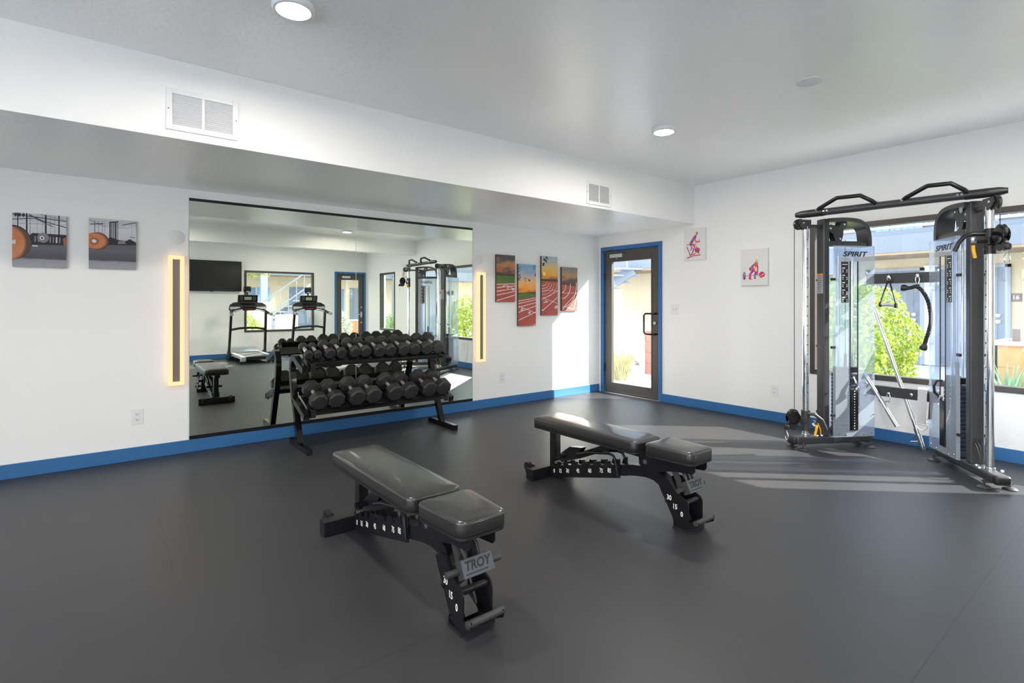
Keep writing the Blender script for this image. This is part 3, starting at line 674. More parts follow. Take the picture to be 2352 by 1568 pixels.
    # front leg: two angled side plates
    for s in (-1, 1):
        x0 = X(s*.064)
        poly = [(1.790, .012), (1.812, .060), (1.852, .130), (1.885, .180), (1.915, .235), (1.875, .262), (1.835, .262), (1.800, .215), (1.712, .168), (1.705, .150), (1.705, .012)]
        fp = MB().prism([(x0, y, z) for y, z in poly], (s*.007, 0, 0)).build('front_plate', BLACK, t, smooth=0)
        rot = (M.Rotation(R(-90), 4, 'Z') if s < 0 else M.Rotation(R(90), 4, 'Z')) @ M.Rotation(R(90), 4, 'X')
        for n_, y, z in (('30', 1.832, .162), ('15', 1.793, .121), ('0', 1.748, .090)):
            MB().text(n_, .036, M.Translation((X(s*.0715), y, z)) @ rot @ M.Diagonal((.9, 1.1, 1, 1)), 0, .0004, 0, .0007).build('angle_number', NUM, fp)
        for y, z in ((1.846, .140), (1.752, .128), (1.775, .040)):
            MB().cyl((X(s*.070), y, z), (X(s*.079), y, z), .011, 6).build('bolt', BLACK, fp)
    MB().cyl((X(-.062), 1.735, .155), (X(.062), 1.735, .155), .015, 16).build('cross_tube', BLACK, t)
    # pop pin pull plate with cut out lettering
    nrm = V((0, -.80, .42)).normalized()
    up = V((0, .42, .80)).normalized(); Mx = M(((1, 0, nrm.x, 0), (0, up.y, nrm.y, 0), (0, up.z, nrm.z, 0), (0, 0, 0, 1)))
    ctr = V((cx, 1.705, .255)); B = M.Translation(ctr) @ Mx
    mb = MB(B).box((0, 0, 0), (.145, .070, .008), None, .003); pl = mb.build('name_plate', mat('plate_slate', (.075, .085, .10), .36), t)
    MB().text('TROY', .046, B @ M.Translation((-.004, .006, .0042)) @ M.Diagonal((.98, 1, 1, 1)), 0, .0006, .22, .0016).build('lettering', SLOT, pl)
    MB(B).box((-.010, -.0215, .0044), (.105, .0045, .0008)).build('underline', SLOT, pl)
    for s in (-1, 1): MB(B).box((s*.0685, 0, -.022), (.008, .070, .044)).build('plate_flange', CHAR, pl)
    for s in (-1, 1): MB().cyl((X(s*.070), 1.735, .238), (X(s*.128), 1.735, .238), .0135, 16).build('adjuster_knob', CHAR, t)
    MB().tube([(X(-.030), 1.735, .26), (X(-.030), 1.765, .315), (X(-.018), 1.775, .332), (X(.018), 1.775, .332), (X(.030), 1.765, .315), (X(.030), 1.735, .26)], .008, 8).build('pull_loop', BLACK, t)
    # foot
    MB().prism([(X(-.082), 1.800, 0), (X(.082), 1.800, 0), (X(.082), 1.702, 0), (X(-.082), 1.702, 0)], (0, 0, .012)).build('foot_pad', PLASTIC, t)
    MB().box2((X(-.080), 1.704, .012), (X(.080), 1.796, .018)).box2((X(-.080), 1.79, .012), (X(.080), 1.797, .045)).build('foot_plate', BLACK, t)
    for s in (-1, 1): MB().prism([(X(s*.072), 1.76, .016), (X(s*.072), 1.703, .016), (X(s*.072), 1.638, .052), (X(s*.072), 1.638, .082), (X(s*.072), 1.655, .088)], (s*.006, 0, 0)).build('foot_gusset', BLACK, t, smooth=0)
    MB().cyl((X(-.085), 1.652, .072), (X(.085), 1.652, .072), .015, 16).build('lift_bar', CHAR, t)
    return t
bench = make_bench(1.166, 'adjustable black bench nearest the camera, in front of the dumbbell rack')
dup(bench, (2.655, 2.29, 0), 'adjustable black bench in the middle of the room, nearer the cable machine')

# ------------------------------------------------------------------ dumbbell rack
t = thing('dumbbell_rack', (2.1, 4.8, 0), 'black two tier dumbbell rack standing before the mirror', 'rack')
for x in (1.385, 2.832):
    ft = MB().box2((x-.024, 4.535, 0), (x+.024, 5.065, .052), .003).build('foot', BLACKG, t)
    path = [(x, 4.815, .04), (x, 4.90, .235), (x, 4.985, .43), (x, 5.025, .54), (x, 5.045, .63), (x, 5.048, .69), (x, 5.035, .745), (x, 5.00, .785), (x, 4.955, .797), (x, 4.91, .785), (x, 4.875, .765), (x, 4.80, .742), (x, 4.665, .700)]
    MB().sweep(path, .050, .052, (1, 0, 0)).build('upright', BLACKG, t, smooth=30)
    MB().sweep([(x, 4.965, .415), (x, 4.80, .365), (x, 4.625, .307)], .050, .050, (1, 0, 0)).build('shelf_arm', BLACKG, t)
    for y, z in ((4.66, .673), (4.63, .278)): MB().cyl((x, y+.01, z-.006), (x, y+.004, z+.02), .011, 6).build('bolt', BLACK, t)
SL = .36
for zr, y0, y1, xa, xb in ((.742, 4.66, 5.0, 1.428, 2.795), (.345, 4.615, 4.955, 1.415, 2.80)):
    n = V((0, -SL, 1)).normalized()
    zf = lambda y: zr+(y-y0)*SL
    mb = MB()
    mb.prism([(xa, y0, zf(y0)), (xa, y1, zf(y1)), (xa, y1, zf(y1)-.004), (xa, y0, zf(y0)-.004)], (xb-xa, 0, 0))
    lp_ = .010 if zr > .5 else .028
    mb.prism([(xa, y0, zf(y0)+.008), (xa, y0+.004, zf(y0)+.008), (xa, y0+.004, zf(y0)-lp_), (xa, y0, zf(y0)-lp_)], (xb-xa, 0, 0))
    mb.prism([(xa, y1, zf(y1)+.03), (xa, y1+.004, zf(y1)+.03), (xa, y1+.004, zf(y1)-.02), (xa, y1, zf(y1)-.02)], (xb-xa, 0, 0))
    tr_ = mb.build('shelf_tray', BLACKG, t, smooth=0)
    for yy in (y0+.045, y1-.07):
        MB().prism([(xa, yy-.012, zf(yy-.012)), (xa, yy+.012, zf(yy+.012)), (xa, yy+.012, zf(yy+.012)+.006), (xa, yy-.012, zf(yy-.012)+.006)], (xb-xa, 0, 0)).build('saddle_rail', BLACK, tr_, smooth=0)
    for xe in (xa, xb):
        MB().prism([(xe, y0+.003, zf(y0)-.055), (xe, y0+.003, zf(y0)+.022), (xe, y0+.10, zf(y0+.10)+.022), (xe, y0+.10, zf(y0+.10)-.05)], ((.004 if xe == xa else -.004), 0, 0)).build('end_plate', BLACK, tr_, smooth=0)
        MB().box2((min(xe, xe+(.045 if xe == xa else -.045)), y0-.004, zf(y0)-.048), (max(xe, xe+(.045 if xe == xa else -.045)), y0+.03, zf(y0)+.02), .003).build('end_block', BLACK, tr_)

GRIPM = mat('knurled_grip_steel', (.88, .84, .80), .34, .75, bump=(500, .2, .0005))
def make_dumbbell(r, L, hl, loc, label, group):
    """octagonal rubber heads on a chrome grip; axis along y, tilted like the shelf"""
    t = thing('dumbbell', loc, label, 'dumbbell', group); c = V(loc); tl = math.atan(SL)
    Mt = M.Translation(c) @ M.Rotation(tl, 4, 'X')
    def octo(rr, y): return [(rr*math.cos(R(22.5+45*i)), y, rr*math.sin(R(22.5+45*i))) for i in range(8)]
    ro = r/math.cos(R(22.5)); ch = r*.14
    for s in (-1, 1):
        yo, yi = s*L/2, s*(L/2-hl)
        mb = MB(Mt).loops([octo(ro*.74, yo), octo(ro*.80, yo-s*.001), octo(ro*.985, yo-s*ch), octo(ro, yo-s*ch*1.3), octo(ro, yi+s*ch*1.2), octo(ro*.97, yi+s*ch*.9), octo(ro*.62, yi), octo(ro*.35, yi)])
        hd = mb.build('head', RUBBER, t, smooth=12)
        MB(Mt).lathe([(r*.52, -.0008), (r*.56, .0006), (r*.60, .0006), (r*.62, -.0008)], (0, yo, 0), (0, s, 0), 24).build('face_ring', RUBBER, hd)
        MB(Mt).box((-r*.66, (yo+yi)/2, r*.66), (r*.44, hl*.45, .003), M.Rotation(R(-45), 4, 'Y'), .001).build('facet_highlight', mat('facet_highlight_rubber', (.065, .062, .062), .42) if 'facet_highlight_rubber' not in bpy.data.materials else bpy.data.materials['facet_highlight_rubber'], hd)  # paler slab paints in the light caught by the upper left facet
    g = L/2-hl+.004; gr = min(.0165, r*.42)
    MB(Mt).lathe([(gr*.85, -g), (gr*.85, -g*.85), (gr, -g*.45), (gr*1.06, 0), (gr, g*.45), (gr*.85, g*.85), (gr*.85, g)], (0, 0, 0), (0, 1, 0), 18).build('grip', GRIPM, t)
    return t
ORD = ['first', 'second', 'third', 'fourth', 'fifth', 'sixth', 'seventh', 'eighth', 'ninth', 'tenth', 'eleventh', 'twelfth']
top = [(1.447, 4.755, .037), (1.527, 4.755, .036), (1.632, 4.735, .047), (1.735, 4.735, .047), (1.860, 4.722, .052), (1.966, 4.722, .052), (2.092, 4.70, .056), (2.208, 4.70, .056), (2.340, 4.69, .060), (2.463, 4.69, .060), (2.592, 4.682, .0635), (2.722, 4.682, .0635)]
low = [(1.490, 4.595, .073), (1.641, 4.595, .073), (1.832, 4.59, .0765), (1.988, 4.59, .0765), (2.205, 4.588, .078), (2.364, 4.588, .078), (2.570, 4.588, .079), (2.731, 4.588, .079)]
Ls = {.037: (.222, .050), .036: (.222, .050), .047: (.250, .060), .052: (.265, .066), .056: (.280, .072), .060: (.290, .077), .0635: (.298, .080), .073: (.312, .090), .0765: (.320, .093), .078: (.326, .096), .079: (.330, .098)}
tl = math.atan(SL)
for tier, lst in ((0, top), (1, low)):
    zr, y0 = (.742, 4.66) if tier == 0 else (.345, 4.615)
    proto = {}
    for i, (x, yf, r) in enumerate(lst):
        L, hl = Ls[r]; yc = yf+L/2*math.cos(tl); zc = zr+.007+(yc-y0)*SL+r/math.cos(tl)+.001
        sz = 'small ' if r < .04 else ('medium ' if r < .058 else 'large ')
        lab = '%sblack dumbbell, %s from the left on the rack\'s %s shelf' % (sz, ORD[i], 'upper' if tier == 0 else 'lower')
        grp = 'dumbbells on the upper shelf' if tier == 0 else 'dumbbells on the lower shelf'
        if r in proto: dup(proto[r], (x, yc, zc), lab)
        else: proto[r] = make_dumbbell(r, L, hl, (x, yc, zc), lab, grp)

def smooth_path(pts, n):
    out = []
    for i in range(len(pts)-1):
        p0, p1, p2, p3 = pts[max(i-1, 0)], pts[i], pts[i+1], pts[min(i+2, len(pts)-1)]
        for k in range(n):
            s = k/n; out.append(.5*((2*p1)+(p2-p0)*s+(2*p0-5*p1+4*p2-p3)*s*s+(3*p1-p0-3*p2+p3)*s**3))
    return out+[pts[-1]]
# ------------------------------------------------------------------ cable machine (functional trainer)
FR = mat('machine_charcoal_paint', (.040, .040, .045), .34, spec=.5, bump=(240, .03, .001))
PUL = mat('pulley_nylon', (.02, .02, .02), .35)
DECAL = mat('dark_decal', (.035, .035, .045), .5); DECAL2 = mat('placard_black', (.02, .02, .022), .45)
PLATE = mat('weight_plate_steel', (.06, .065, .085), .45, .3)
CAB = mat('steel_cable', (.05, .05, .05), .35, .4)
t = trainer = thing('cable_machine', (5.2, 1.44, 0), 'tall twin tower cable machine standing before the large window', 'exercise machine')
def tower(B, du, side):
    """local axes: u from the foot's front end back to the wall, v towards the user side, z up"""
    u = V((du[0], du[1], 0)).normalized(); v = V((u.y, -u.x, 0))*side
    return M(((u.x, v.x, 0, B[0]), (u.y, v.y, 0, B[1]), (u.z, 0, 1, 0), (0, 0, 0, 1)))
TL = tower((4.842, 2.118), (.870, -.493), 1)
TR = tower((4.862, .757), (.793, .61), -1)
def W(Tm, uu, vv, zz): return Tm @ V((uu, vv, zz))
ZP = 1.815
def build_tower(Tm, low):
    mb = lambda: MB(Tm)
    L = .755
    # base foot
    ft = mb().box((L/2, 0, .073), (L, .10, .066), None, .018, 0, 3).build('base_foot', FR, t)
    mb().box((-.012, 0, .073), (.05, .104, .070), None, .024, 0, 4).build('end_cap', PLASTIC, ft)
    for uu, vv in ((.04, .075), (.04, -.075), (.70, .075), (.70, -.075)):
        f2 = mb().cyl((uu, vv, .014), (uu, vv, .062), .007, 8).lathe([(0, 0), (.042, 0), (.043, .006), (.030, .016), (.012, .020), (0, .020)], (uu, vv, 0), seg=20).box((uu, vv*.72, .045), (.05, .055, .007)).build('levelling_foot', CHAR, ft)
    # square upright with decals
    up = mb().box((.292, 0, 1.072), (.060, .092, 1.94), None, .012, 0, 3).build('upright', FR, t)
    # hoop over the weight shroud
    path = smooth_path([V(q) for q in ((.30, 0, 2.025), (.44, 0, 2.035), (.57, 0, 2.030), (.645, 0, 2.005), (.69, 0, 1.955), (.708, 0, 1.88), (.710, 0, 1.80))], 5)
    mb().sweep(path, .13, .034, (0, 1, 0)).build('top_hoop', FR, t, smooth=30)
    mb().box((.525, 0, ZP+.008), (.43, .11, .044), None, .014).build('cross_member', FR, t)
    # pulley bracket plate inside the hoop
    for vv in (.030, -.030):
        poly = [(.322, 1.985), (.345, 1.995), (.365, 1.975), (.43, 1.972), (.445, 2.018), (.505, 2.018), (.505, 1.965), (.47, 1.95), (.468, 1.905), (.452, 1.85), (.435, 1.832), (.405, 1.832), (.385, 1.86), (.375, 1.905), (.345, 1.925), (.322, 1.925)]
        br = mb().prism([(a, vv-.003, b) for a, b in poly], (0, .006, 0)).build('pulley_plate', FR, t, smooth=0)
        for a, b in ((.475, 1.995), (.335, 1.955), (.43, 1.865)): mb().lathe([(0, 0), (.011, 0), (.010, .006), (0, .008)], (a, vv+(.003 if vv > 0 else -.003), b), (0, 1 if vv > 0 else -1, 0), 10).build('bolt', CHROME, br)
    for a, b, r_ in ((.425, 1.87, .045), (.365, 1.955, .04)):
        mb().lathe([(0, -.012), (r_, -.012), (r_*.84, 0), (r_, .012), (0, .012)], (a, 0, b), (0, 1, 0), 24).build('pulley_wheel', PUL, t)
    # clear shroud: user side panel with a slot, rear panel, and folded rear edge
    z0, z1 = .108, ZP-.018; ua, ub = .335, .722
    sl0, sl1 = .478, .553; zs0, zs1 = .165, 1.66
    pn = MB(Tm)
    for a, b, c, d in ((ua, sl0, z0, z1), (sl1, ub, z0, z1), (sl0, sl1, z0, zs0), (sl0, sl1, zs1, z1)): pn.poly([(a, .098, c), (b, .098, c), (b, .098, d), (a, .098, d)])
    pn.poly([(ub, .098, z0), (ub+.012, .075, z0), (ub+.012, .075, z1), (ub, .098, z1)]).poly([(ua, .098, z0), (ua-.008, .075, z0), (ua-.008, .075, z1), (ua, .098, z1)])
    bmesh.ops.remove_doubles(pn.bm, verts=pn.bm.verts, dist=1e-5)
    sh = pn.build('shroud_panel', SHROUD, t, smooth=60)
    mb().poly([(ua, -.098, z0), (ub, -.098, z0), (ub, -.098, z1), (ua, -.098, z1)]).poly([(ub, -.098, z0), (ub+.012, -.075, z0), (ub+.012, -.075, z1), (ub, -.098, z1)]).build('shroud_panel', SHROUD, t, smooth=60)
    for zz in (.30, .9, 1.5):
        for vv in (1, -1): mb().box((ua-.012, vv*.088, zz), (.05, .018, .022), None, .003).build('panel_clip', PLASTIC, t)
    for uu, zz in ((ua+.03, .14), (ub-.03, .14), (ua+.10, .125), (ub-.11, .125), (ub-.012, .62), (ub-.012, 1.05), (ub-.012, 1.52), (ub-.012, .30)):
        mb().lathe([(0, 0), (.008, 0), (.006, .006), (0, .007)], (uu, .098, zz), (0, 1, 0), 10).build('screw', CHROME, sh)
    for uu in (sl0, sl1): mb().box((uu, .0985, (zs0+zs1)/2), (.010, .004, zs1-zs0)).build('slot_edging', PLASTIC, sh)
    Mv = Tm @ M(((-1, 0, 0, 0), (0, 0, 1, 0), (0, 1, 0, 0), (0, 0, 0, 1)))   # text plane facing the user side
    sgn = -1 if low else 1
    if low: Mt = Tm @ M(((1, 0, 0, 0), (0, 0, 1, .0995), (0, 1, 0, 0), (0, 0, 0, 1)))
    else: Mt = Tm @ M(((-1, 0, 0, 0), (0, 0, 1, .0995), (0, 1, 0, 0), (0, 0, 0, 1)))
    cx_ = .505*(1 if low else -1)
    MB().text('SPIRIT', .076, Mt @ M.Translation((cx_+(.015 if low else -.0), 1.722, 0)) @ M.Diagonal((1.15, .80, 1, 1)), 0, .0006, .25, .0022).build('logo_lettering', DECAL2, sh)
    pc = mb().box((.425, .0992, 1.475), (.070, .001, .36)).build('instruction_placard', DECAL2, sh)
    px_ = MB(Tm)
    for k in range(5):
        zz = 1.60-k*.065
        px_.box((.412, .1000, zz), (.028, .0006, .007))
        for du_ in (.405, .445):
            for dz in (.018, .034): px_.box((du_, .1000, zz-dz), (.010, .0006, .008))
    px_.box((.425, .1000, 1.632), (.050, .0006, .005)).build('placard_print', NUM, pc)
    # weight stack with plates, guide rods, pin stem
    ws = mb().box((.515, 0, .135), (.24, .09, .045), None, .004).build('weight_stack', PLATE, t)
    for k in range(15):
        z_ = .158+k*.0335
        mb().box((.515, 0, z_+.0155), (.215, .088, .0305), None, .004, 0, 1).build('weight_plate', PLATE, ws)
        mb().lathe([(0, 0), (.0075, 0), (.0075, .0025), (0, .0025)], (.515, .0455, z_+.0155), (0, 1, 0), 8).build('plate_mark', NUM, ws)
    for uu in (.445, .585): mb().cyl((uu, 0, .11), (uu, 0, 1.80), .0095, 12).build('guide_rod', CHROME, t)
    ztop = .158+15*.0335
    mb().box((.515, 0, ztop+.03), (.20, .07, .05), None, .006).cyl((.515, 0, ztop+.05), (.515, 0, ztop+.17), .012, 10).build('top_plate', BLACK, t)
    mb().box((.5155, .10, .345), (.068, .012, .36), None, .004).build('selector_channel', BLACK, t)
    for k in range(15): mb().cyl((.515, .106, .182+k*.0235), (.515, .1075, .182+k*.0235), .005, 8).build('channel_mark', NUM, t) if low else None
    if low:
        mb().tube([(.510, .10, ztop-.02), (.515, .12, ztop-.06), (.523, .128, ztop-.105)], .008, 8).lathe([(0, -.01), (.022, -.008), (.024, .004), (.016, .012), (0, .013)], (.525, .13, ztop-.125), (0, 1, 0), 16).build('selector_pin', CHROME, t)
    else:
        mb().tube([(.515, .10, ztop+.02), (.525, .135, ztop+.015), (.535, .150, ztop-.03), (.535, .145, ztop-.08), (.530, .115, ztop-.11)], .009, 8).build('pin_cord', PLASTIC, t)
        mb().lathe([(0, -.012), (.018, -.01), (.018, .01), (0, .012)], (.525, .112, ztop-.118), (0, 1, 0), 12).build('selector_pin', CHROME, t)
    mb().cyl((.515, 0, ztop+.17), (.515, 0, 1.86), .003, 6).build('stack_cable', CAB, t)
    # chrome adjustment pole with holes
    po = mb().cyl((.118, 0, .10), (.118, 0, 1.97), .0255, 28).build('chrome_pole', CHROME, t)
    for k in range(20): mb().lathe([(0, 0), (.006, 0), (.0055, .0012), (0, .0012)], (.118, .0250, .24+k*.085), (0, 1, 0), 10).build('pole_hole', SLOT, po)
    mb().cyl((.118, 0, .106), (.118, 0, .125), .033, 24).build('pole_collar', CHROME, po)
    # top pulley bracket under the pull up bar
    tb = MB(Tm)
    for vv in (.022, -.022):
        mb().prism([(.085, vv-.003, 2.03), (.155, vv-.003, 2.03), (.155, vv-.003, 1.955), (.10, vv-.003, 1.945), (.055, vv-.003, 1.965), (.03, vv-.003, 1.995), (.045, vv-.003, 2.03)], (0, .006, 0)).build('top_pulley_plate', FR, t, smooth=0)
    mb().lathe([(0, -.014), (.048, -.014), (.040, 0), (.048, .014), (0, .014)], (.055, 0, 1.99), (0, 1, 0), 24).build('top_pulley', PUL, t)
    mb().lathe([(0, 0), (.010, 0), (.009, .006), (0, .007)], (.075, .026, 2.0), (0, 1, 0), 10).build('bolt', CHROME, t)
    mb().box((.21, 0, 1.975), (.13, .04, .03), None, .005).build('pole_bracket', FR, t)
    # sliding carriage
    zc = .245 if low else 1.725
    ca = mb().cyl((.118, 0, zc-.09), (.118, 0, zc+.09), .036, 24).box((.105, 0, zc), (.075, .074, .06), None, .01).build('pulley_carriage', BLACK if not low else CHAR, t)
    for zz in (-.055, .06): mb().box((.118, .037, zc+zz), (.016, .004, .006)).build('carriage_screw', CHROME, ca)
    for vv in (-.019, .019):
        mb().lathe([(0, -.004), (.058, -.004), (.060, 0), (.058, .004), (0, .004)], (-.005, vv, zc+.03), (0, 1, 0), 28).build('pulley_cover', BLACKG, ca)
    mb().lathe([(0, -.013), (.050, -.013), (.043, 0), (.050, .013), (0, .013)], (-.005, 0, zc+.055), (0, 1, 0), 24).build('pulley_wheel', PUL, ca)
    mb().lathe([(0, -.013), (.046, -.013), (.040, 0), (.046, .013), (0, .013)], (-.012, 0, zc-.035), (0, 1, 0), 24).build('pulley_wheel', PUL, ca)
    mb().lathe([(0, -.024), (.016, -.022), (.024, -.005), (.022, .015), (.010, .026), (0, .027)], (-.065, 0, zc-.055), (0, 0, 1), 16).build('rubber_stop', PUL, ca)
    cz = zc-.085
    mb().tube([(-.065, 0, cz), (-.066, 0, cz-.012)], .006, 8).tube([(-.065, 0, cz-.010), (-.065, .014, cz-.028), (-.065, .019, cz-.060), (-.065, .010, cz-.078), (-.065, -.010, cz-.078), (-.065, -.019, cz-.060), (-.065, -.014, cz-.028)], .0045, 8, closed=True).build('snap_hook', CHROME, ca)
    # curved grip handle and the yellow pop pin
    h = mb().tube([(.118, .03, zc+.055), (.135, .10, zc+.058), (.15, .135, zc+.045), (.165, .165, zc+.0), (.175, .185, zc-.06)], .0145, 12) if not low else mb().tube([(.118, .03, zc+.065), (.15, .075, zc+.066), (.20, .100, zc+.02), (.235, .105, zc-.06), (.245, .105, zc-.105)], .015, 12)
    h.build('carriage_handle', BLACK if not low else FR, ca)
    if not low:
        mb().cyl((.118, .03, zc+.0), (.118, .085, zc+.0), .012, 12).build('pop_pin_barrel', BLACK, ca)
        mb().lathe([(0, -.016), (.012, -.014), (.016, 0), (.012, .014), (0, .016)], (.118, .10, zc+.018), (0, 0, 1), 14).cyl((.118, .085, zc), (.118, .115, zc), .010, 12).build('pop_pin', CHROME, ca)
        mb().tube([(.118, .100, zc-.025), (.120, .098, zc-.06), (.124, .085, zc-.115)], .011, 10).build('pull_grip', YEL, ca)
    else:
        mb().tube([(.15, .045, zc-.02), (.16, .06, zc-.04)], .012, 10).lathe([(0, -.014), (.014, -.012), (.014, .012), (0, .014)], (.165, .06, zc-.005), (0, 1, 0), 12).build('pop_pin', CHROME, ca)
        mb().tube([(.175, .065, zc-.03), (.168, .070, zc-.075), (.155, .070, zc-.125)], .0115, 10).build('pull_grip', YEL, ca)
        mb().tube([(.20, .05, zc-.02), (.225, .05, zc-.07), (.23, .05, zc-.12)], .006, 8).build('pull_grip', YEL, ca)
        for uu in (.21, .255): mb().lathe([(0, 0), (.014, 0), (.012, .012), (0, .014)], (uu, .03, .108), (0, 0, 1), 10).build('bolt', CHROME, t)
    # cables
    mb().cyl((.008, .0, 1.99), (.008, 0, zc+.06), .003, 6).build('cable', CAB, t)
    if not low:
        for q in (0, .02): mb().tube([(.262, .02-q, .26), (.235, .02-q, .245), (.20+q, .02-q, .19), (.185+q, .02-q, .115)], .004, 6).build('lower_cable', CAB, t)
        mb().box((.262, 0, .265), (.004, .05, .05)).build('cable_port', SLOT, t)
        for uu, vv in ((.155, .045), (.215, .03), (.09, -.06)): mb().lathe([(0, 0), (.014, 0), (.012, .012), (0, .014)], (uu, vv, .106), (0, 0, 1), 10).build('bolt', CHROME, t)
    else:
        mb().box((.2610, 0, 1.545), (.001, .072, .018)).build('warning_label', ORG, up)
        mb().box((.2612, -.012, 1.545), (.0012, .030, .005)).build('warning_print', DECAL2, up)
        gl = mb().box((.2610, 0, 1.455), (.001, .072, .155)).build('warning_label', GREYST, up)
        gg = MB(Tm)
        for k in range(7): gg.box((.2603, 0, 1.515-k*.02), (.0006, .058, .004))
        gg.build('warning_print', DECAL, gl)
build_tower(TL, True); build_tower(TR, False)
# pull up bar with two raised grips
a = V((4.868, 2.08, 2.072)); b = V((4.962, .765, 2.072)); d = (b-a).normalized()
pb = MB().tube([a+d*.09, b-d*.09], .030, 24).build('pull_up_bar', FR, t)
for p, s in ((a, 1), (b, -1)):
    MB().tube([p+d*s*.20, p+d*s*.07], .0335, 20).tube([p+d*s*.10, p+d*s*.02, p-d*s*.03], .031, 20, radii=[.033, .032, .020]).build('end_cap', PLASTIC, pb)
    for q in (.21, .235): MB().lathe([(0, 0), (.009, 0), (.008, .007), (0, .008)], p+d*s*q+V((-.031, 0, .004)), (-1, 0, .2), 10).build('bolt', CHROME, pb)
n = V((-1, 0, 0)); up_ = V((0, 0, 1))
for f0, f1, f2, f3 in ((.117, .235, .37, .44), (.575, .69, .80, .865)):
    Ln = (b-a).length; P = lambda f, o, z: a+d*Ln*f+n*o+up_*z
    g = [P(f0, .012, .018), P(f0+.012, .03, .03), P(f1, .075, .088), P(f1+.01, .078, .092), P(f2, .075, .088), P(f3-.014, .045, .035), P(f3, .015, .01)]
    MB().tube(g, .0165, 14).build('grip_handle', BLACK, pb)
    for f in (f0, f3): MB().tube([P(f-.006, .005, .012), P(f+.006, .018, .02)], .023, 12).build('grip_socket', CHROME, pb)
for z, hh, nm in ((1.505, .088, 'x'), (.515, .088, 'y')):
    p0, p1 = W(TL, .715, .03, z), W(TR, .715, .03, z)
    cb = MB().sweep([p0, p1], .088, .05, (0, 0, 1)).build('rear_crossbeam', FR, t)
    for p in (p0, p1):
        for dz in (-.055, .055): MB().lathe([(0, 0), (.011, 0), (.009, .008), (0, .009)], p+V((-.035, 0, dz)), (-1, 0, 0), 10).build('bolt', CHROME, cb)
    if z > 1: HB = (p0, p1)
    else: LB = (p0, p1)
def onbeam(bm_, y, z):
    p0, p1 = bm_; f = (y-p0.y)/(p1.y-p0.y); q = p0+(p1-p0)*f; return V((q.x-.035, y, z))
def hookloop(p, parent, h=.06, name='snap_hook'):
    return MB().tube([p+V((0, 0, .0)), p+V((0, .010, -h*.25)), p+V((0, .014, -h*.62)), p+V((0, .006, -h)), p+V((0, -.006, -h)), p+V((0, -.014, -h*.62)), p+V((0, -.010, -h*.25))], .004, 8, closed=True).build(name, CHROME, parent)
# hooks screwed to the beams
for bm_, y, z in ((HB, 1.560, 1.515), (HB, 1.352, 1.520), (LB, 1.560, .50), (LB, 1.395, .515)):
    p = onbeam(bm_, y, z); MB().cyl(p+V((.012, 0, 0)), p+V((-.018, 0, 0)), .007, 10).lathe([(0, -.006), (.012, -.004), (.014, 0), (.012, .004), (0, .006)], p+V((-.022, 0, 0)), (1, 0, 0), 14).build('beam_hook', CHROME, t)
# stirrup handle
p = onbeam(HB, 1.560, 1.515)+V((-.014, 0, -.006))
o = thing('stirrup_handle', p, 'black webbing stirrup handle hanging on the upper crossbeam', 'cable handle')
hookloop(p+V((0, 0, .022)), o, .045, 'ring')
for s, y in ((1, .062), (-1, -.052)):
    MB().sweep([p+V((0, s*.004, -.022)), p+V((0, y*.45, -.10)), p+V((0, y*.85, -.185)), p+V((0, y, -.228))], .026, .006, (1, 0, 0)).build('strap', mat('black_webbing', (.018, .018, .018), .8) if 'black_webbing' not in bpy.data.materials else bpy.data.materials['black_webbing'], o)
MB().cyl(p+V((0, .062, -.232)), p+V((0, -.052, -.240)), .014, 16).build('hand_grip', STEEL, o)
for y, z in ((.062, -.232), (-.052, -.240)): MB().lathe([(0, -.010), (.021, -.008), (.023, 0), (.021, .008), (0, .010)], p+V((0, y, z)), (0, 1, 0), 18).build('grip_end', PLASTIC, o)
# triceps rope
p = onbeam(HB, 1.352, 1.520)+V((-.016, 0, -.004))
o = thing('triceps_rope', p, 'black braided triceps rope hanging beside the right tower', 'rope attachment')
hookloop(p+V((0, 0, .02)), o, .085, 'snap_hook')
rp = [V((0, .075, -.098)), V((0, .045, -.098)), V((0, .010, -.088)), V((0, -.025, -.115)), V((0, -.055, -.165)), V((0, -.076, -.23)), V((0, -.088, -.31)), V((0, -.090, -.38)), V((0, -.078, -.45)), V((0, -.060, -.52)), V((0, -.046, -.58))]
sp_ = smooth_path([p+q for q in rp], 10)
ROPE = mat('black_braided_rope', (.02, .02, .021), .7)
mb = MB()
for k in range(3):
    st = []
    for i, q in enumerate(sp_):
        tq = (sp_[min(i+1, len(sp_)-1)]-sp_[max(i-1, 0)]).normalized(); e1 = V((1, 0, 0)); e2 = tq.cross(e1).normalized(); an = i*.62+k*2*PI/3
        st.append(q+(e1*math.cos(an)+e2*math.sin(an))*.0075)
    mb.tube(st, .0088, 7)
mb.build('braid', ROPE, o)
for q, dr in ((p+rp[0]+V((0, .012, 0)), V((0, 1, .1))), (p+rp[-1]+V((0, .004, -.012)), V((0, .35, -1)))):
    MB().lathe([(0, -.026), (.016, -.026), (.022, -.014), (.028, 0), (.029, .014), (.024, .024), (0, .028)], q, dr, 18).build('rubber_end', PLASTIC, o)
MB().lathe([(0, -.012), (.018, -.012), (.018, .012), (0, .012)], p+V((0, .0, -.088)), (0, 1, .1), 14).build('eyelet_sleeve', PLASTIC, o)
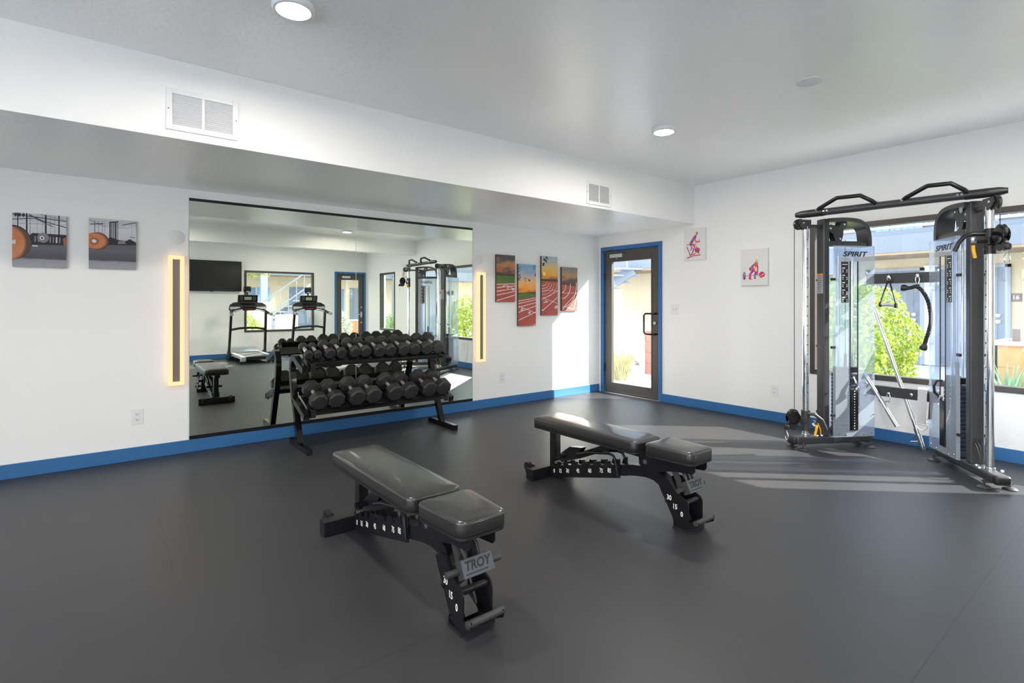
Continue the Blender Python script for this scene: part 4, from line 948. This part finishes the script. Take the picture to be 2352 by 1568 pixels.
# short bar hanging on a snap hook from the lower crossbeam
hk = onbeam(LB, 1.560, .50)+V((-.02, 0, -.008))
o = thing('curl_bar', V((hk.x-.01, 1.62, .20)), 'short chrome bar hanging aslant from the lower crossbeam', 'bar attachment')
hookloop(hk+V((0, 0, .02)), o, .085, 'snap_hook')
c0 = V((hk.x-.012, 1.600, .418)); dr = V((-.0, -.115, -.205)).normalized()
MB().tube([c0-dr*.29, c0+dr*.215], .0145, 18).build('bar_tube', CHROME, o)
for e0, e1 in ((-.29, -.06), (.05, .215)): MB().tube([c0+dr*e0, c0+dr*e1], .0165, 18).build('knurled_grip', STEEL, o)
MB().tube([c0-dr*.035, c0+dr*.035], .021, 18).build('swivel_sleeve', CHROME, o)
MB().tube([c0+V((0, -.012, .008)), c0+V((0, -.03, .022)), V((hk.x, 1.557, .438))], .006, 8).build('swivel_eye', CHROME, o)
# long bar leaning on the left tower
q0 = V((5.535, 1.345, .020)); q1 = V((5.50, 1.735, 1.345)); dr = (q1-q0).normalized()
o = thing('straight_bar', V((5.535, 1.345, 0)), 'long chrome bar leaning from the floor against the left tower', 'bar')
MB().tube([q0+dr*.10, q1], .0155, 18).build('bar_tube', CHROME, o)
for e0, e1 in ((.28, .62), (.72, .98)): MB().tube([q0+dr*e0, q0+dr*e1], .0172, 18).build('knurled_grip', STEEL, o)
MB().tube([q0, q0+dr*.02, q0+dr*.05, q0+dr*.20], .020, 18, radii=[.012, .018, .0205, .0205]).build('end_sleeve', CHROME, o)
MB().cyl(q0+dr*.085+V((0, -.012, 0)), q0+dr*.075+V((-.0, .075, -.006)), .0075, 12).build('cross_pin', CHROME, o)
MB().tube([q0+dr*.135, q0+dr*.15], .027, 18).build('collar_ring', CHROME, o)
# ankle strap over the lower crossbeam
bx = onbeam(LB, 1.315, .515).x
o = thing('ankle_strap', V((bx-.01, 1.315, .25)), 'pale grey ankle strap draped over the lower crossbeam', 'strap')
GSTRAP = mat('pale_grey_webbing', (.55, .55, .57), .85, bump=(300, .2, .001))
MB().sweep([(bx+.045, 1.318, .575), (bx+.010, 1.318, .583), (bx-.012, 1.318, .570), (bx-.016, 1.32, .45), (bx-.018, 1.322, .285)], .062, .006, (0, 1, 0)).build('webbing', GSTRAP, o)
MB().sweep([(bx-.004, 1.262, .56), (bx-.010, 1.262, .45), (bx-.010, 1.268, .335)], .024, .012, (0, 1, 0)).build('padding', mat('dark_webbing', (.05, .03, .03), .8), o)
for y, z, r_ in ((1.320, .272, .038), (1.268, .325, .026)):
    MB().tube([(bx-.02, y-r_, z+.008), (bx-.02, y+r_, z+.008)]+[(bx-.02, y+r_*math.cos(R(a_)), z-r_*math.sin(R(a_))) for a_ in range(0, 181, 20)], .0032, 8).build('metal_ring', STEEL, o)

# ------------------------------------------------------------------ treadmills (seen in the mirror)
TGREY = mat('treadmill_silver', (.42, .42, .43), .35, .4); BELT = mat('treadmill_belt', (.02, .02, .022), .6, bump=(200, .1, .001))
LCD = mat('lcd_green', (.30, .36, .27), .3); RED = mat('red_button', (.75, .03, .03), .4)
def make_treadmill(cx, label):
    t = thing('treadmill', (cx, -2.4, 0), label, 'treadmill', 'treadmills facing the television'); X = lambda d: cx+d
    MB().box2((X(-.24), -3.0, .125), (X(.24), -1.76, .150), .006).build('running_belt', BELT, t)
    dk = MB().box2((X(-.27), -2.95, .07), (X(.27), -1.80, .122), .004).build('deck', PLASTIC, t)
    for s in (-1, 1):
        MB().box2((X(s*.245), -2.95, .10), (X(s*.335), -1.74, .165), .012).build('side_rail', TGREY, t)
        MB().box2((X(s*.235), -1.76, .055), (X(s*.345), -1.68, .160), .02).build('rear_cap', TGREY, t)
        MB().box2((X(s*.30), -3.06, .03), (X(s*.40), -2.62, .10), .01).build('frame_base', BLACK, t)
        MB().cyl((X(s*.34), -1.76, .03), (X(s*.30), -1.76, .03), .03, 14).build('rear_foot', PLASTIC, t)
        MB().cyl((X(s*.345), -3.02, .035), (X(s*.375), -3.02, .035), .035, 16).build('transport_wheel', PLASTIC, t)
        MB().sweep([(X(s*.382), -2.80, .06), (X(s*.372), -2.70, .55), (X(s*.362), -2.60, 1.10)], .045, .075, (1, 0, 0)).build('upright', BLACK, t)
        MB().box2((X(s*.405), -2.87, .09), (X(s*.345), -2.72, .21), .015).build('upright_boot', PLASTIC, t)
        MB().tube([(X(s*.25), -2.70, 1.18), (X(s*.34), -2.62, 1.13), (X(s*.39), -2.48, 1.08), (X(s*.405), -2.30, 1.055)], .034, 12).build('handrail', BLACK, t)
        MB().tube([(X(s*.402), -2.345, 1.06), (X(s*.406), -2.27, 1.052)], .036, 12).build('handrail_cap', TGREY, t)
        MB().tube([(X(s*.15), -2.56, 1.16), (X(s*.20), -2.50, 1.145), (X(s*.31), -2.46, 1.115)], .016, 10).build('pulse_grip', CHROME, t)
    MB().loops([[(X(x*w), y, z) for x, w in ((-1, w_), (1, w_))] + [(X(x*w_), y2, z2) for x in (1, -1)] for w_, y, z, y2, z2, w in ((.30, -3.22, .06, -2.86, .06, .3), (.32, -3.20, .19, -2.84, .165, .3), (.27, -3.14, .255, -2.86, .19, .3))]).build('motor_hood', TGREY, t, smooth=50)
    MB().tube([(X(-.362), -2.66, .70), (X(-.18), -2.61, .735), (X(0), -2.60, .742), (X(.18), -2.61, .735), (X(.362), -2.66, .70)], .026, 12).build('cross_bar', BLACK, t)
    # console tray
    poly = [(-.36, 1.10), (-.395, 1.16), (-.38, 1.23), (-.30, 1.285), (-.14, 1.30), (.14, 1.30), (.30, 1.285), (.38, 1.23), (.395, 1.16), (.36, 1.10), (.15, 1.145), (-.15, 1.145)]
    cs = MB().prism([(X(a), -2.70+(b-1.1)*-.35, b) for a, b in poly], (0, .07, .035)).build('console_tray', BLACK, t, smooth=20)
    for s in (-1, 1): MB().prism([(X(s*a), -2.62+(b-1.1)*-.35, b+.034) for a, b in ((.36, 1.115), (.385, 1.16), (.37, 1.19), (.17, 1.185), (.17, 1.16))], (0, .006, .002)).build('silver_trim', TGREY, cs, smooth=0)
    MB().box((X(0), -2.612, 1.185), (.25, .03, .10), M.Rotation(R(-20), 4, 'X'), .008).build('key_panel', PLASTIC, cs)
    kp = MB()
    for q in (-.07, -.035, .0, .035, .07): kp.box((X(q), -2.594, 1.168), (.022, .01, .012), M.Rotation(R(-20), 4, 'X'))
    kp.build('red_keys', RED, cs)
    MB().lathe([(0, -.004), (.013, -.004), (.013, .006), (0, .007)], (X(0), -2.602, 1.215), (0, .95, .3), 14).build('knob', CHROME, cs)
    rt = M.Rotation(R(-14), 4, 'X'); ct = V((X(0), -2.71, 1.405))
    MB().box(ct, (.42, .05, .185), rt, .016).build('display_housing', CHAR, t)
    dp = MB().box(ct+V((0, .027, .006)), (.385, .004, .150), rt, .0).build('display_panel', BLACKG, t)
    MB().box(ct+V((.0, .0305, .010)), (.150, .003, .075), rt).build('lcd_screen', LCD, dp)
    for s in (-1, 1): MB().box(ct+V((s*.135, .0305, .008)), (.07, .002, .11), rt, .0).build('membrane_keys', CHAR, dp)
    MB().box(ct+V((0, .02, -.11)), (.30, .06, .05), rt, .01).build('console_neck', BLACK, t)
    MB().cyl((X(0), -2.76, 1.48), (X(0), -2.77, 1.56), .022, 12).build('fan_stem', PLASTIC, t)
    MB().box((X(0), -2.765, 1.625), (.165, .05, .145), M.Rotation(R(-10), 4, 'X'), .03, 0, 3).build('tablet_holder', PLASTIC, t)
    MB().box((X(.01), -2.735, 1.572), (.07, .006, .012), M.Rotation(R(-10), 4, 'X')).build('holder_badge', WPLAST, t)
    return t
tm = make_treadmill(2.66, 'black and silver treadmill seen in the mirror, nearer the television')
dup(tm, (4.03, -2.4, 0), 'black and silver treadmill seen in the mirror, nearer the second glass door')

# ------------------------------------------------------------------ outdoors
CONC = mat('concrete_paving', (.56, .55, .56), .8, bump=(60, .2, .004), var=(2.5, (.54, .54, .56)))
STUC = mat('beige_stucco', (.56, .48, .34), .85, bump=(90, .3, .006)); STUC2 = mat('pale_stucco', (.82, .80, .78), .85, bump=(90, .3, .006))
FASC = mat('blue_grey_boards', (.165, .19, .235), .6, bump=(40, .1, .002)); RAILW = mat('pale_railing_paint', (.36, .39, .44), .5)
BROWN = mat('brown_soffit', (.30, .22, .14), .8); DGREY = mat('grey_door_paint', (.14, .17, .22), .45); DFR = mat('door_trim_paint', (.26, .30, .36), .5)
WINB = mat('reflecting_window', (.20, .32, .48), .08, .3); ROOF = mat('roof_shingle', (.25, .22, .20), .9, bump=(60, .4, .01)); SIGN = mat('brown_sign', (.16, .12, .12), .5)
WOOD = mat('planter_cedar', (.52, .22, .085), .65, bump=(25, .2, .003), var=(3, (.62, .30, .13))); WOODR = mat('planter_red_wood', (.42, .15, .10), .7, bump=(25, .2, .003)); CAPG = mat('planter_cap_grey', (.42, .43, .44), .6); SOIL = mat('soil', (.09, .065, .045), .95)
tag(MB().box2((XR+T, -30, -.16), (34, 34, -.02)).build('ground_side', CONC), 'pale concrete walkway outside the large window', 'walkway', kind='structure')
tag(MB().box2((-26, YF-T, -.16), (XL-T, 34, -.02)).build('ground_left', CONC), 'pale concrete yard outside the added far left window', 'yard', kind='structure')
tag(MB().box2((-26, -30, -.16), (XR+T, YF-T, -.02)).build('ground_front', CONC), 'pale concrete courtyard outside the wall seen in the mirror', 'courtyard', kind='structure')
def leafmat(name, c1, c2, tr=.35):
    m = bpy.data.materials.new(name); m.use_nodes = True; N, Lk = nt(m); b = N['Principled BSDF']; b.inputs['Roughness'].default_value = .5
    g = N.new('ShaderNodeNewGeometry'); mx = N.new('ShaderNodeMix'); mx.data_type = 'RGBA'; mx.inputs['A'].default_value = (*c1, 1); mx.inputs['B'].default_value = (*c2, 1)
    Lk.new(g.outputs['Random Per Island'], mx.inputs['Factor']); Lk.new(mx.outputs['Result'], b.inputs['Base Color'])
    tl_ = N.new('ShaderNodeBsdfTranslucent'); Lk.new(mx.outputs['Result'], tl_.inputs[0]); ms = N.new('ShaderNodeMixShader'); ms.inputs[0].default_value = tr
    Lk.new(b.outputs[0], ms.inputs[1]); Lk.new(tl_.outputs[0], ms.inputs[2]); Lk.new(ms.outputs[0], N['Material Output'].inputs[0]); return m
LEAFY = leafmat('hedge_leaf', (.16, .27, .025), (.40, .44, .05), .4); LEAFD = leafmat('shrub_leaf', (.07, .17, .04), (.16, .28, .07)); LEAFT = leafmat('tree_leaf', (.16, .26, .06), (.48, .46, .16), .45)
GRASSM = leafmat('dry_grass', (.30, .28, .09), (.52, .47, .22), .4); ALOE = leafmat('aloe_leaf', (.10, .24, .12), (.24, .40, .22), .15); BARK = mat('bark', (.16, .11, .07), .9, bump=(40, .6, .01))
def foliage(name, c, rad, n, size, m, parent, fill=.25, flat=-.99):
    vs, fs = [], []; c = V(c)
    while len(fs) < n*2:
        d = V((random.gauss(0, 1), random.gauss(0, 1), random.gauss(0, 1))).normalized()
        if d.z < flat: continue
        k = 1-random.random()**2*fill
        lump = 1+.07*math.sin(d.x*7+c.x)+.06*math.sin(d.y*9+1)+.05*math.sin(d.z*8)
        p = c+V((d.x*rad[0], d.y*rad[1], d.z*rad[2]))*k*lump
        nrm = (d+V((random.gauss(0, .5), random.gauss(0, .5), random.gauss(0, .5)))).normalized(); s = size*random.uniform(.7, 1.3)
        a = nrm.orthogonal().normalized(); a = (M.Rotation(random.uniform(0, 2*PI), 3, nrm) @ a); b = nrm.cross(a)
        i = len(vs); vs += [p-a*s, p+b*s*.45+nrm*s*.12, p+a*s, p-b*s*.45+nrm*s*.12]; fs += [(i, i+1, i+2), (i, i+2, i+3)]
    return pydata(name, vs, fs, [m], parent)
def bush(name, c, rad, n, size, m, label, cat='bush'):
    t = thing(name, (c[0], c[1], -.02), label, cat); foliage('foliage', c, rad, n, size, m, t)
    mb = MB()
    mb.tube([(c[0], c[1], -.02), (c[0]+.03, c[1], c[2]*.6), (c[0], c[1]+.05, c[2])], .05, 8, r_end=.03); mb.build('stem', BARK, t); return t
def blades(name, c, n, h, spread, m, parent, w=.012, droop=.5):
    vs, fs = [], []
    for k in range(n):
        a = random.uniform(0, 2*PI); r0 = random.random()**.5*spread*.25; hh = h*random.uniform(.6, 1.1); out = spread*random.uniform(.3, 1); i = len(vs); px_, py_ = math.cos(a), math.sin(a)
        for j in range(5):
            s = j/4; x = r0+out*s**1.7; z = hh*(s-droop*s**3*.6); ww = w*(1-s*.9); base_ = V((c[0]+px_*x, c[1]+py_*x, c[2]+z)); sd = V((-py_, px_, 0))*ww
            vs += [base_-sd, base_+sd]
        for j in range(4): fs.append((i+2*j, i+2*j+1, i+2*j+3, i+2*j+2))
    return pydata(name, vs, fs, [m], parent)

# apartment building across the walkway from the large window
def facade_x(t, X0, XD, y0, y1, doors, zf):
    MB().box2((X0, y0, -.02), (X0+.25, y1, zf)).build('lower_wall', STUC, t)
    MB().box2((X0, y0, zf), (X0+.25, y1, 5.2)).build('upper_wall', FASC, t)
    MB().box2((XD, y0, zf), (X0, y1, zf+.06)).build('deck_soffit', BROWN, t)
    MB().box2((XD-.05, y0, zf), (XD, y1, zf+.17), .01).build('deck_beam', BROWN, t)
    MB().box2((XD-.06, y0, zf+.05), (XD+.03, y1, zf+.40), .01).build('deck_fascia', FASC, t)
    MB().box2((XD-.02, y0, zf+.40), (XD+.03, y1, zf+.50)).build('deck_edge', DGREY, t)
def hrail(t, p0, p1, z0, z1, n, axis):
    rl = MB(); p0, p1 = V(p0), V(p1)
    for z in (z0, z0+.12, z1): rl.sweep([p0+V((0, 0, z)), p1+V((0, 0, z))], .05, .05, (0, 0, 1))
    rl = rl.build('railing', RAILW, t)
    for k in range(n+1):
        q = p0+(p1-p0)*k/n; MB().box(q+V((0, 0, (z0+z1)/2)), (.02, .02, z1-z0)).build('baluster', RAILW, rl)
b = thing('apartment_building', (13.9, 4, 0), 'two storey beige apartment building with grey balcony outside the large window', 'building')
facade_x(b, 13.8, 12.6, -8, 17, None, 2.27)
hrail(b, (12.58, 1.2, 0), (12.58, 4.6, 0), 2.83, 3.75, 26, 'y')
hrail(b, (12.58, -3.2, 0), (12.58, 1.0, 0), 2.83, 3.75, 24, 'y')
hrail(b, (12.58, 9.0, 0), (12.58, 12.5, 0), 2.83, 3.75, 20, 'y')
for y in (-2.1, 1.1, 4.7, 8.8): MB().box((12.56, y, 2.9), (.12, .14, 1.95), None, .006).build('balcony_post', RAILW, b)
for y0, y1 in ((2.2, 3.1), (3.4, 4.6), (-.6, 1.4), (10, 11.2)):
    w_ = MB().box2((13.76, y0, 2.9), (13.80, y1, 4.3)).build('upper_window', WINB, b)
    for yy in (y0, (y0+y1)/2, y1): MB().box((13.75, yy, 3.6), (.05, .06, 1.45)).build('window_bar', RAILW, w_)
for y0, y1, hs in ((3.40, 4.36, 1), (2.06, 3.10, 1), (-.5, .5, 1), (7.2, 8.15, 1)):
    fr = MB().box2((13.74, y0-.06, 0), (13.80, y0+.02, 2.06)).box2((13.74, y1-.02, 0), (13.80, y1+.06, 2.06)).box2((13.74, y0-.06, 2.0), (13.80, y1+.06, 2.06)).build('entry_frame', DFR, b)
    dl = MB().box2((13.765, y0+.02, 0), (13.795, y1-.02, 2.0), .004).build('entry_door', DGREY, b)
    for a0, a1 in ((y0+.13, (y0+y1)/2-.06), ((y0+y1)/2+.06, y1-.13)):
        for c0, c1 in ((.2, .85), (1.05, 1.85)): MB().box2((13.757, a0, c0), (13.768, a1, c1), .006).build('door_panel', DGREY, dl)
    for z in (.94, 1.06): MB().lathe([(0, 0), (.035, 0), (.03, .03), (.038, .05), (0, .07)], (13.765, y0+.12, z), (-1, 0, 0), 14).build('door_knob', CHROME, dl)
MB().box2((13.75, 3.12, .0), (13.79, 3.36, 2.1)).build('wall_pilaster', STUC2, b)
MB().cyl((13.74, 3.24, 2.2), (13.74, 3.24, 1.2), .02, 8).box((13.72, 3.24, .55), (.06, .12, .18), None, .01).box((13.72, 3.24, 1.62), (.05, .18, .07), None, .01).build('conduit_boxes', STUC2, b)
sg = MB().box((13.785, 1.935, 1.41), (.02, .185, .155), None, .004).build('number_sign', SIGN, b)
MB().text('16', .10, M(((0, 0, -1, 13.774), (-1, 0, 0, 1.935), (0, 1, 0, 1.408), (0, 0, 0, 1))), 0, .001, 0, .002).build('sign_number', NUM, sg)
# stair beside it, seen through the glass door
st = thing('outdoor_staircase', (11.5, 11.4, 0), 'grey outdoor stairs seen through the top of the glass door', 'staircase')
MB().sweep([(12.3, 9.9, 2.3), (11.2, 12.6, .55)], .06, .32, (.926, .378, 0)).build('stringer', FASC, st)
for k in range(9): MB().box((12.35-.115*k, 10.0+.28*k, 2.32-.185*k), (1.0, .30, .05), M.Rotation(R(-22), 4, 'Z')).build('tread', RAILW, st)
for k in range(0, 9, 2): MB().cyl((11.95-.115*k, 9.85+.28*k, 2.32-.185*k), (11.95-.115*k, 9.85+.28*k, 3.25-.185*k), .02, 8).build('baluster', RAILW, st)
MB().tube([(11.95, 9.85, 3.25), (11.03, 12.1, 1.77)], .025, 8).build('handrail', RAILW, st)
# round hedge and planters outside the window
bush('round_hedge', (7.75, 2.72, .72), (.80, .80, .80), 10000, .036, LEAFY, 'round yellow green hedge outside the large window')
def planter(x0, y0, x1, y1, z1, m, label, rows):
    t = thing('wooden_planter', ((x0+x1)/2, (y0+y1)/2, -.02), label, 'planter')
    for k in range(rows):
        h = z1/rows; MB().box2((x0, y0, -.02+k*h+.004), (x0+.03, y1, -.02+(k+1)*h)).build('front_board', m, t); MB().box2((x0, y1-.03, -.02+k*h+.004), (x1, y1, -.02+(k+1)*h)).build('end_board', m, t)
        MB().box2((x0, y0, -.02+k*h+.004), (x1, y0+.03, -.02+(k+1)*h)).build('end_board', m, t)
    MB().box2((x0-.03, y0-.03, z1-.02), (x0+.07, y1+.03, z1+.03), .004).build('cap', CAPG, t); MB().box2((x0+.07, y1-.07, z1-.02), (x1, y1+.03, z1+.03), .004).build('cap', CAPG, t)
    MB().box2((x0+.03, y0+.03, z1-.12), (x1, y1-.03, z1-.06)).build('soil', SOIL, t); return t
planter(8.6, -1.6, 9.5, 1.40, .80, WOOD, 'orange cedar planter box at the right end of the large window', 3)
planter(8.0, 5.1, 9.0, 6.17, .80, WOODR, 'red wooden planter behind the pull handle of the glass door', 4)
for y in (.95, 1.22): MB().box((8.75, y, .90), (.05, .07, .16)).build('planter_post', SIGN, bpy.data.objects['wooden_planter'])
t = thing('aloe_plant', (8.12, 1.20, -.02), 'spiky green aloe in front of the orange planter', 'plant'); blades('leaves', (8.12, 1.20, .05), 70, .55, .30, ALOE, t, .022, .15); MB().lathe([(0, 0), (.14, 0), (.17, .20), (.15, .20), (.14, .17), (0, .17)], (8.12, 1.20, -.02), seg=20).build('pot', CAPG, t)
t = thing('ornamental_grass', (7.05, 5.95, -.02), 'clump of dry ornamental grass low in the glass door', 'grass clump'); blades('blades', (7.05, 5.95, -.02), 750, .80, .50, GRASSM, t, .006, .6)
blades('plumes', (7.05, 5.95, .1), 90, 1.1, .45, leafmat('grass_plume', (.55, .52, .40), (.66, .63, .52), .4), t, .006, .25)
t = thing('garden_lamp', (7.9, 6.45, -.02), 'small dark bent garden lamp at the foot of the glass door', 'lamp'); MB().tube([(7.9, 6.45, -.02), (7.9, 6.45, .24), (7.9, 6.40, .27), (7.9, 6.30, .20)], .014, 8).build('bent_stem', BLACK, t); MB().lathe([(0, 0), (.05, 0), (.03, .05), (0, .06)], (7.9, 6.28, .14), seg=14).build('lamp_shade', BLACK, t)
bush('window_hedge', (7.05, -.35, .68), (.62, .75, .72), 4500, .038, LEAFY, 'green hedge glimpsed at the right edge of the mirror behind the cable machine')
bush('shrub', (6.50, -3.55, .42), (.40, .45, .50), 2000, .045, LEAFD, 'dark green shrub outside the narrow window')

# courtyard side, seen in the mirror through the wide window and second door
c = thing('courtyard_building', (3, -14.2, 0), 'two storey grey and beige building seen in the mirror through the wide window', 'building')
MB().box2((-8, -14.3, -.02), (18, -14.05, 2.5)).build('lower_wall', STUC, c); MB().box2((-8, -14.3, 2.5), (18, -14.05, 5.4)).build('upper_wall', FASC, c)
MB().box2((-8, -14.05, 2.5), (18, -12.9, 2.56)).build('deck_soffit', BROWN, c); MB().box2((-8, -12.95, 2.5), (18, -12.85, 2.95), .01).build('deck_fascia', FASC, c)
hrail(c, (0, -12.9, 0), (5.2, -12.9, 0), 3.0, 3.9, 30, 'x'); hrail(c, (5.4, -12.9, 0), (11, -12.9, 0), 3.0, 3.9, 30, 'x')
for x in (-1, 2.2, 5.3, 8.4, 11.2): MB().box((x, -12.88, 2.0), (.26, .22, 4.0), None, .01).build('column', RAILW, c)
for x in (.6, 3.4, 6.6, 9.4): MB().box2((x, -14.05, 0), (x+.95, -14.0, 2.05)).build('entry_door', DGREY, c)
for x in (1.9, 4.7, 8.0):
    w_ = MB().box2((x, -14.05, .9), (x+1.1, -14.01, 2.0)).build('lower_window', WINB, c); MB().box((x+.55, -14.0, 1.45), (.05, .04, 1.1)).build('window_bar', RAILW, w_)
for x in (.4, 3.2, 6.6): MB().box2((x, -14.05, 3.1), (x+1.4, -14.01, 4.6)).build('upper_window', WINB, c)
s2 = thing('courtyard_staircase', (5.3, -8.6, 0), 'blue grey metal stairs seen in the mirror behind the treadmills', 'staircase')
for off in (0, 1.0): MB().sweep([(3.9, -8.3-off, .05), (7.3, -8.3-off, 2.62)], .06, .26, (0, 1, 0)).build('stringer', FASC, s2)
for k in range(13): MB().box((4.05+.262*k, -8.8, .22+.198*k), (.30, 1.0, .05)).build('tread', RAILW, s2)
for k in range(0, 14): MB().cyl((4.0+.262*k, -8.28, .2+.198*k), (4.0+.262*k, -8.28, 1.1+.198*k), .015, 6).build('baluster', DFR, s2)
for z in (.55, 1.1): MB().tube([(3.9, -8.28, z), (7.4, -8.28, z+2.62)], .022, 8).build('handrail', DFR, s2)
for x, h, l in ((3.55, 1.35, 'taller white plastered garden wall seen in the mirror between the treadmills'), (4.35, .95, 'lower white plastered garden wall seen in the mirror by the stairs')):
    tag(MB().box2((x, -7.2, -.02), (x+.62, -6.9, h), .02).build('garden_wall', STUC2), l, 'garden wall')
t = thing('courtyard_tree', (3.0, -8.0, -.02), 'leafy tree seen in the mirror at the top of the wide window', 'tree')
MB().tube([(3.0, -8.0, -.02), (2.95, -8.0, 1.2), (3.1, -7.9, 2.2), (3.3, -7.8, 3.0)], .10, 10, r_end=.05).tube([(2.95, -8.0, 1.3), (3.6, -7.7, 2.5)], .05, 8, r_end=.03).build('trunk', BARK, t)
foliage('foliage', (3.45, -7.75, 2.95), (1.25, 1.0, .85), 5000, .07, LEAFT, t, .7)
bush('clipped_hedge', (2.75, -5.2, .55), (.78, .62, .62), 5000, .035, LEAFY, 'clipped light green hedge seen in the mirror low in the wide window')
t = thing('flowering_grass', (4.6, -5.3, -.02), 'clump of golden grass seen in the mirror at the wide window sill', 'grass clump'); blades('blades', (4.6, -5.3, -.02), 420, .65, .45, GRASSM, t, .008, .6)
planter(5.5, -6.6, 7.6, -6.1, .75, WOOD, 'orange planter seen in the mirror through the second glass door', 3)
bush('door_shrub', (5.75, -5.45, .50), (.42, .42, .52), 1500, .05, leafmat('silver_leaf', (.30, .36, .28), (.52, .56, .46)), 'silvery shrub seen in the mirror through the second glass door', 'bush')



# ------------------------------------------------------------------ light
w = bpy.data.worlds.new('sky'); sc.world = w; w.use_nodes = True; N, Lk = w.node_tree.nodes, w.node_tree.links
bg = N['Background']; tc = N.new('ShaderNodeTexCoord'); sp = N.new('ShaderNodeSeparateXYZ'); cr = N.new('ShaderNodeValToRGB')
Lk.new(tc.outputs['Generated'], sp.inputs[0]); Lk.new(sp.outputs['Z'], cr.inputs[0]); Lk.new(cr.outputs[0], bg.inputs[0])
e = cr.color_ramp.elements; e[0].position = 0; e[0].color = (1, .985, .965, 1); e[1].position = .7; e[1].color = (.66, .80, 1, 1)
bg.inputs[1].default_value = 4.9
sl = bpy.data.lights.new('sun', 'SUN'); so = bpy.data.objects.new('sun', sl); COL.objects.link(so)
sl.energy = 20; sl.angle = R(.6); sl.color = (1, .95, .86); so.location = (12, -8, 10)
so.rotation_euler = V((-.736, .677, -.655)).to_track_quat('-Z', 'Y').to_euler()

sc.view_settings.view_transform = 'Standard'; sc.view_settings.look = 'None'; sc.view_settings.gamma = 1
sc.view_settings.use_curve_mapping = False; sc.view_settings.exposure = .24
cy = sc.cycles; cy.max_bounces = 9; cy.diffuse_bounces = 4; cy.glossy_bounces = 5; cy.adaptive_threshold = .02; cy.transparent_max_bounces = 24; cy.transmission_bounces = 6
cy.sample_clamp_indirect = 8; cy.use_denoising = True
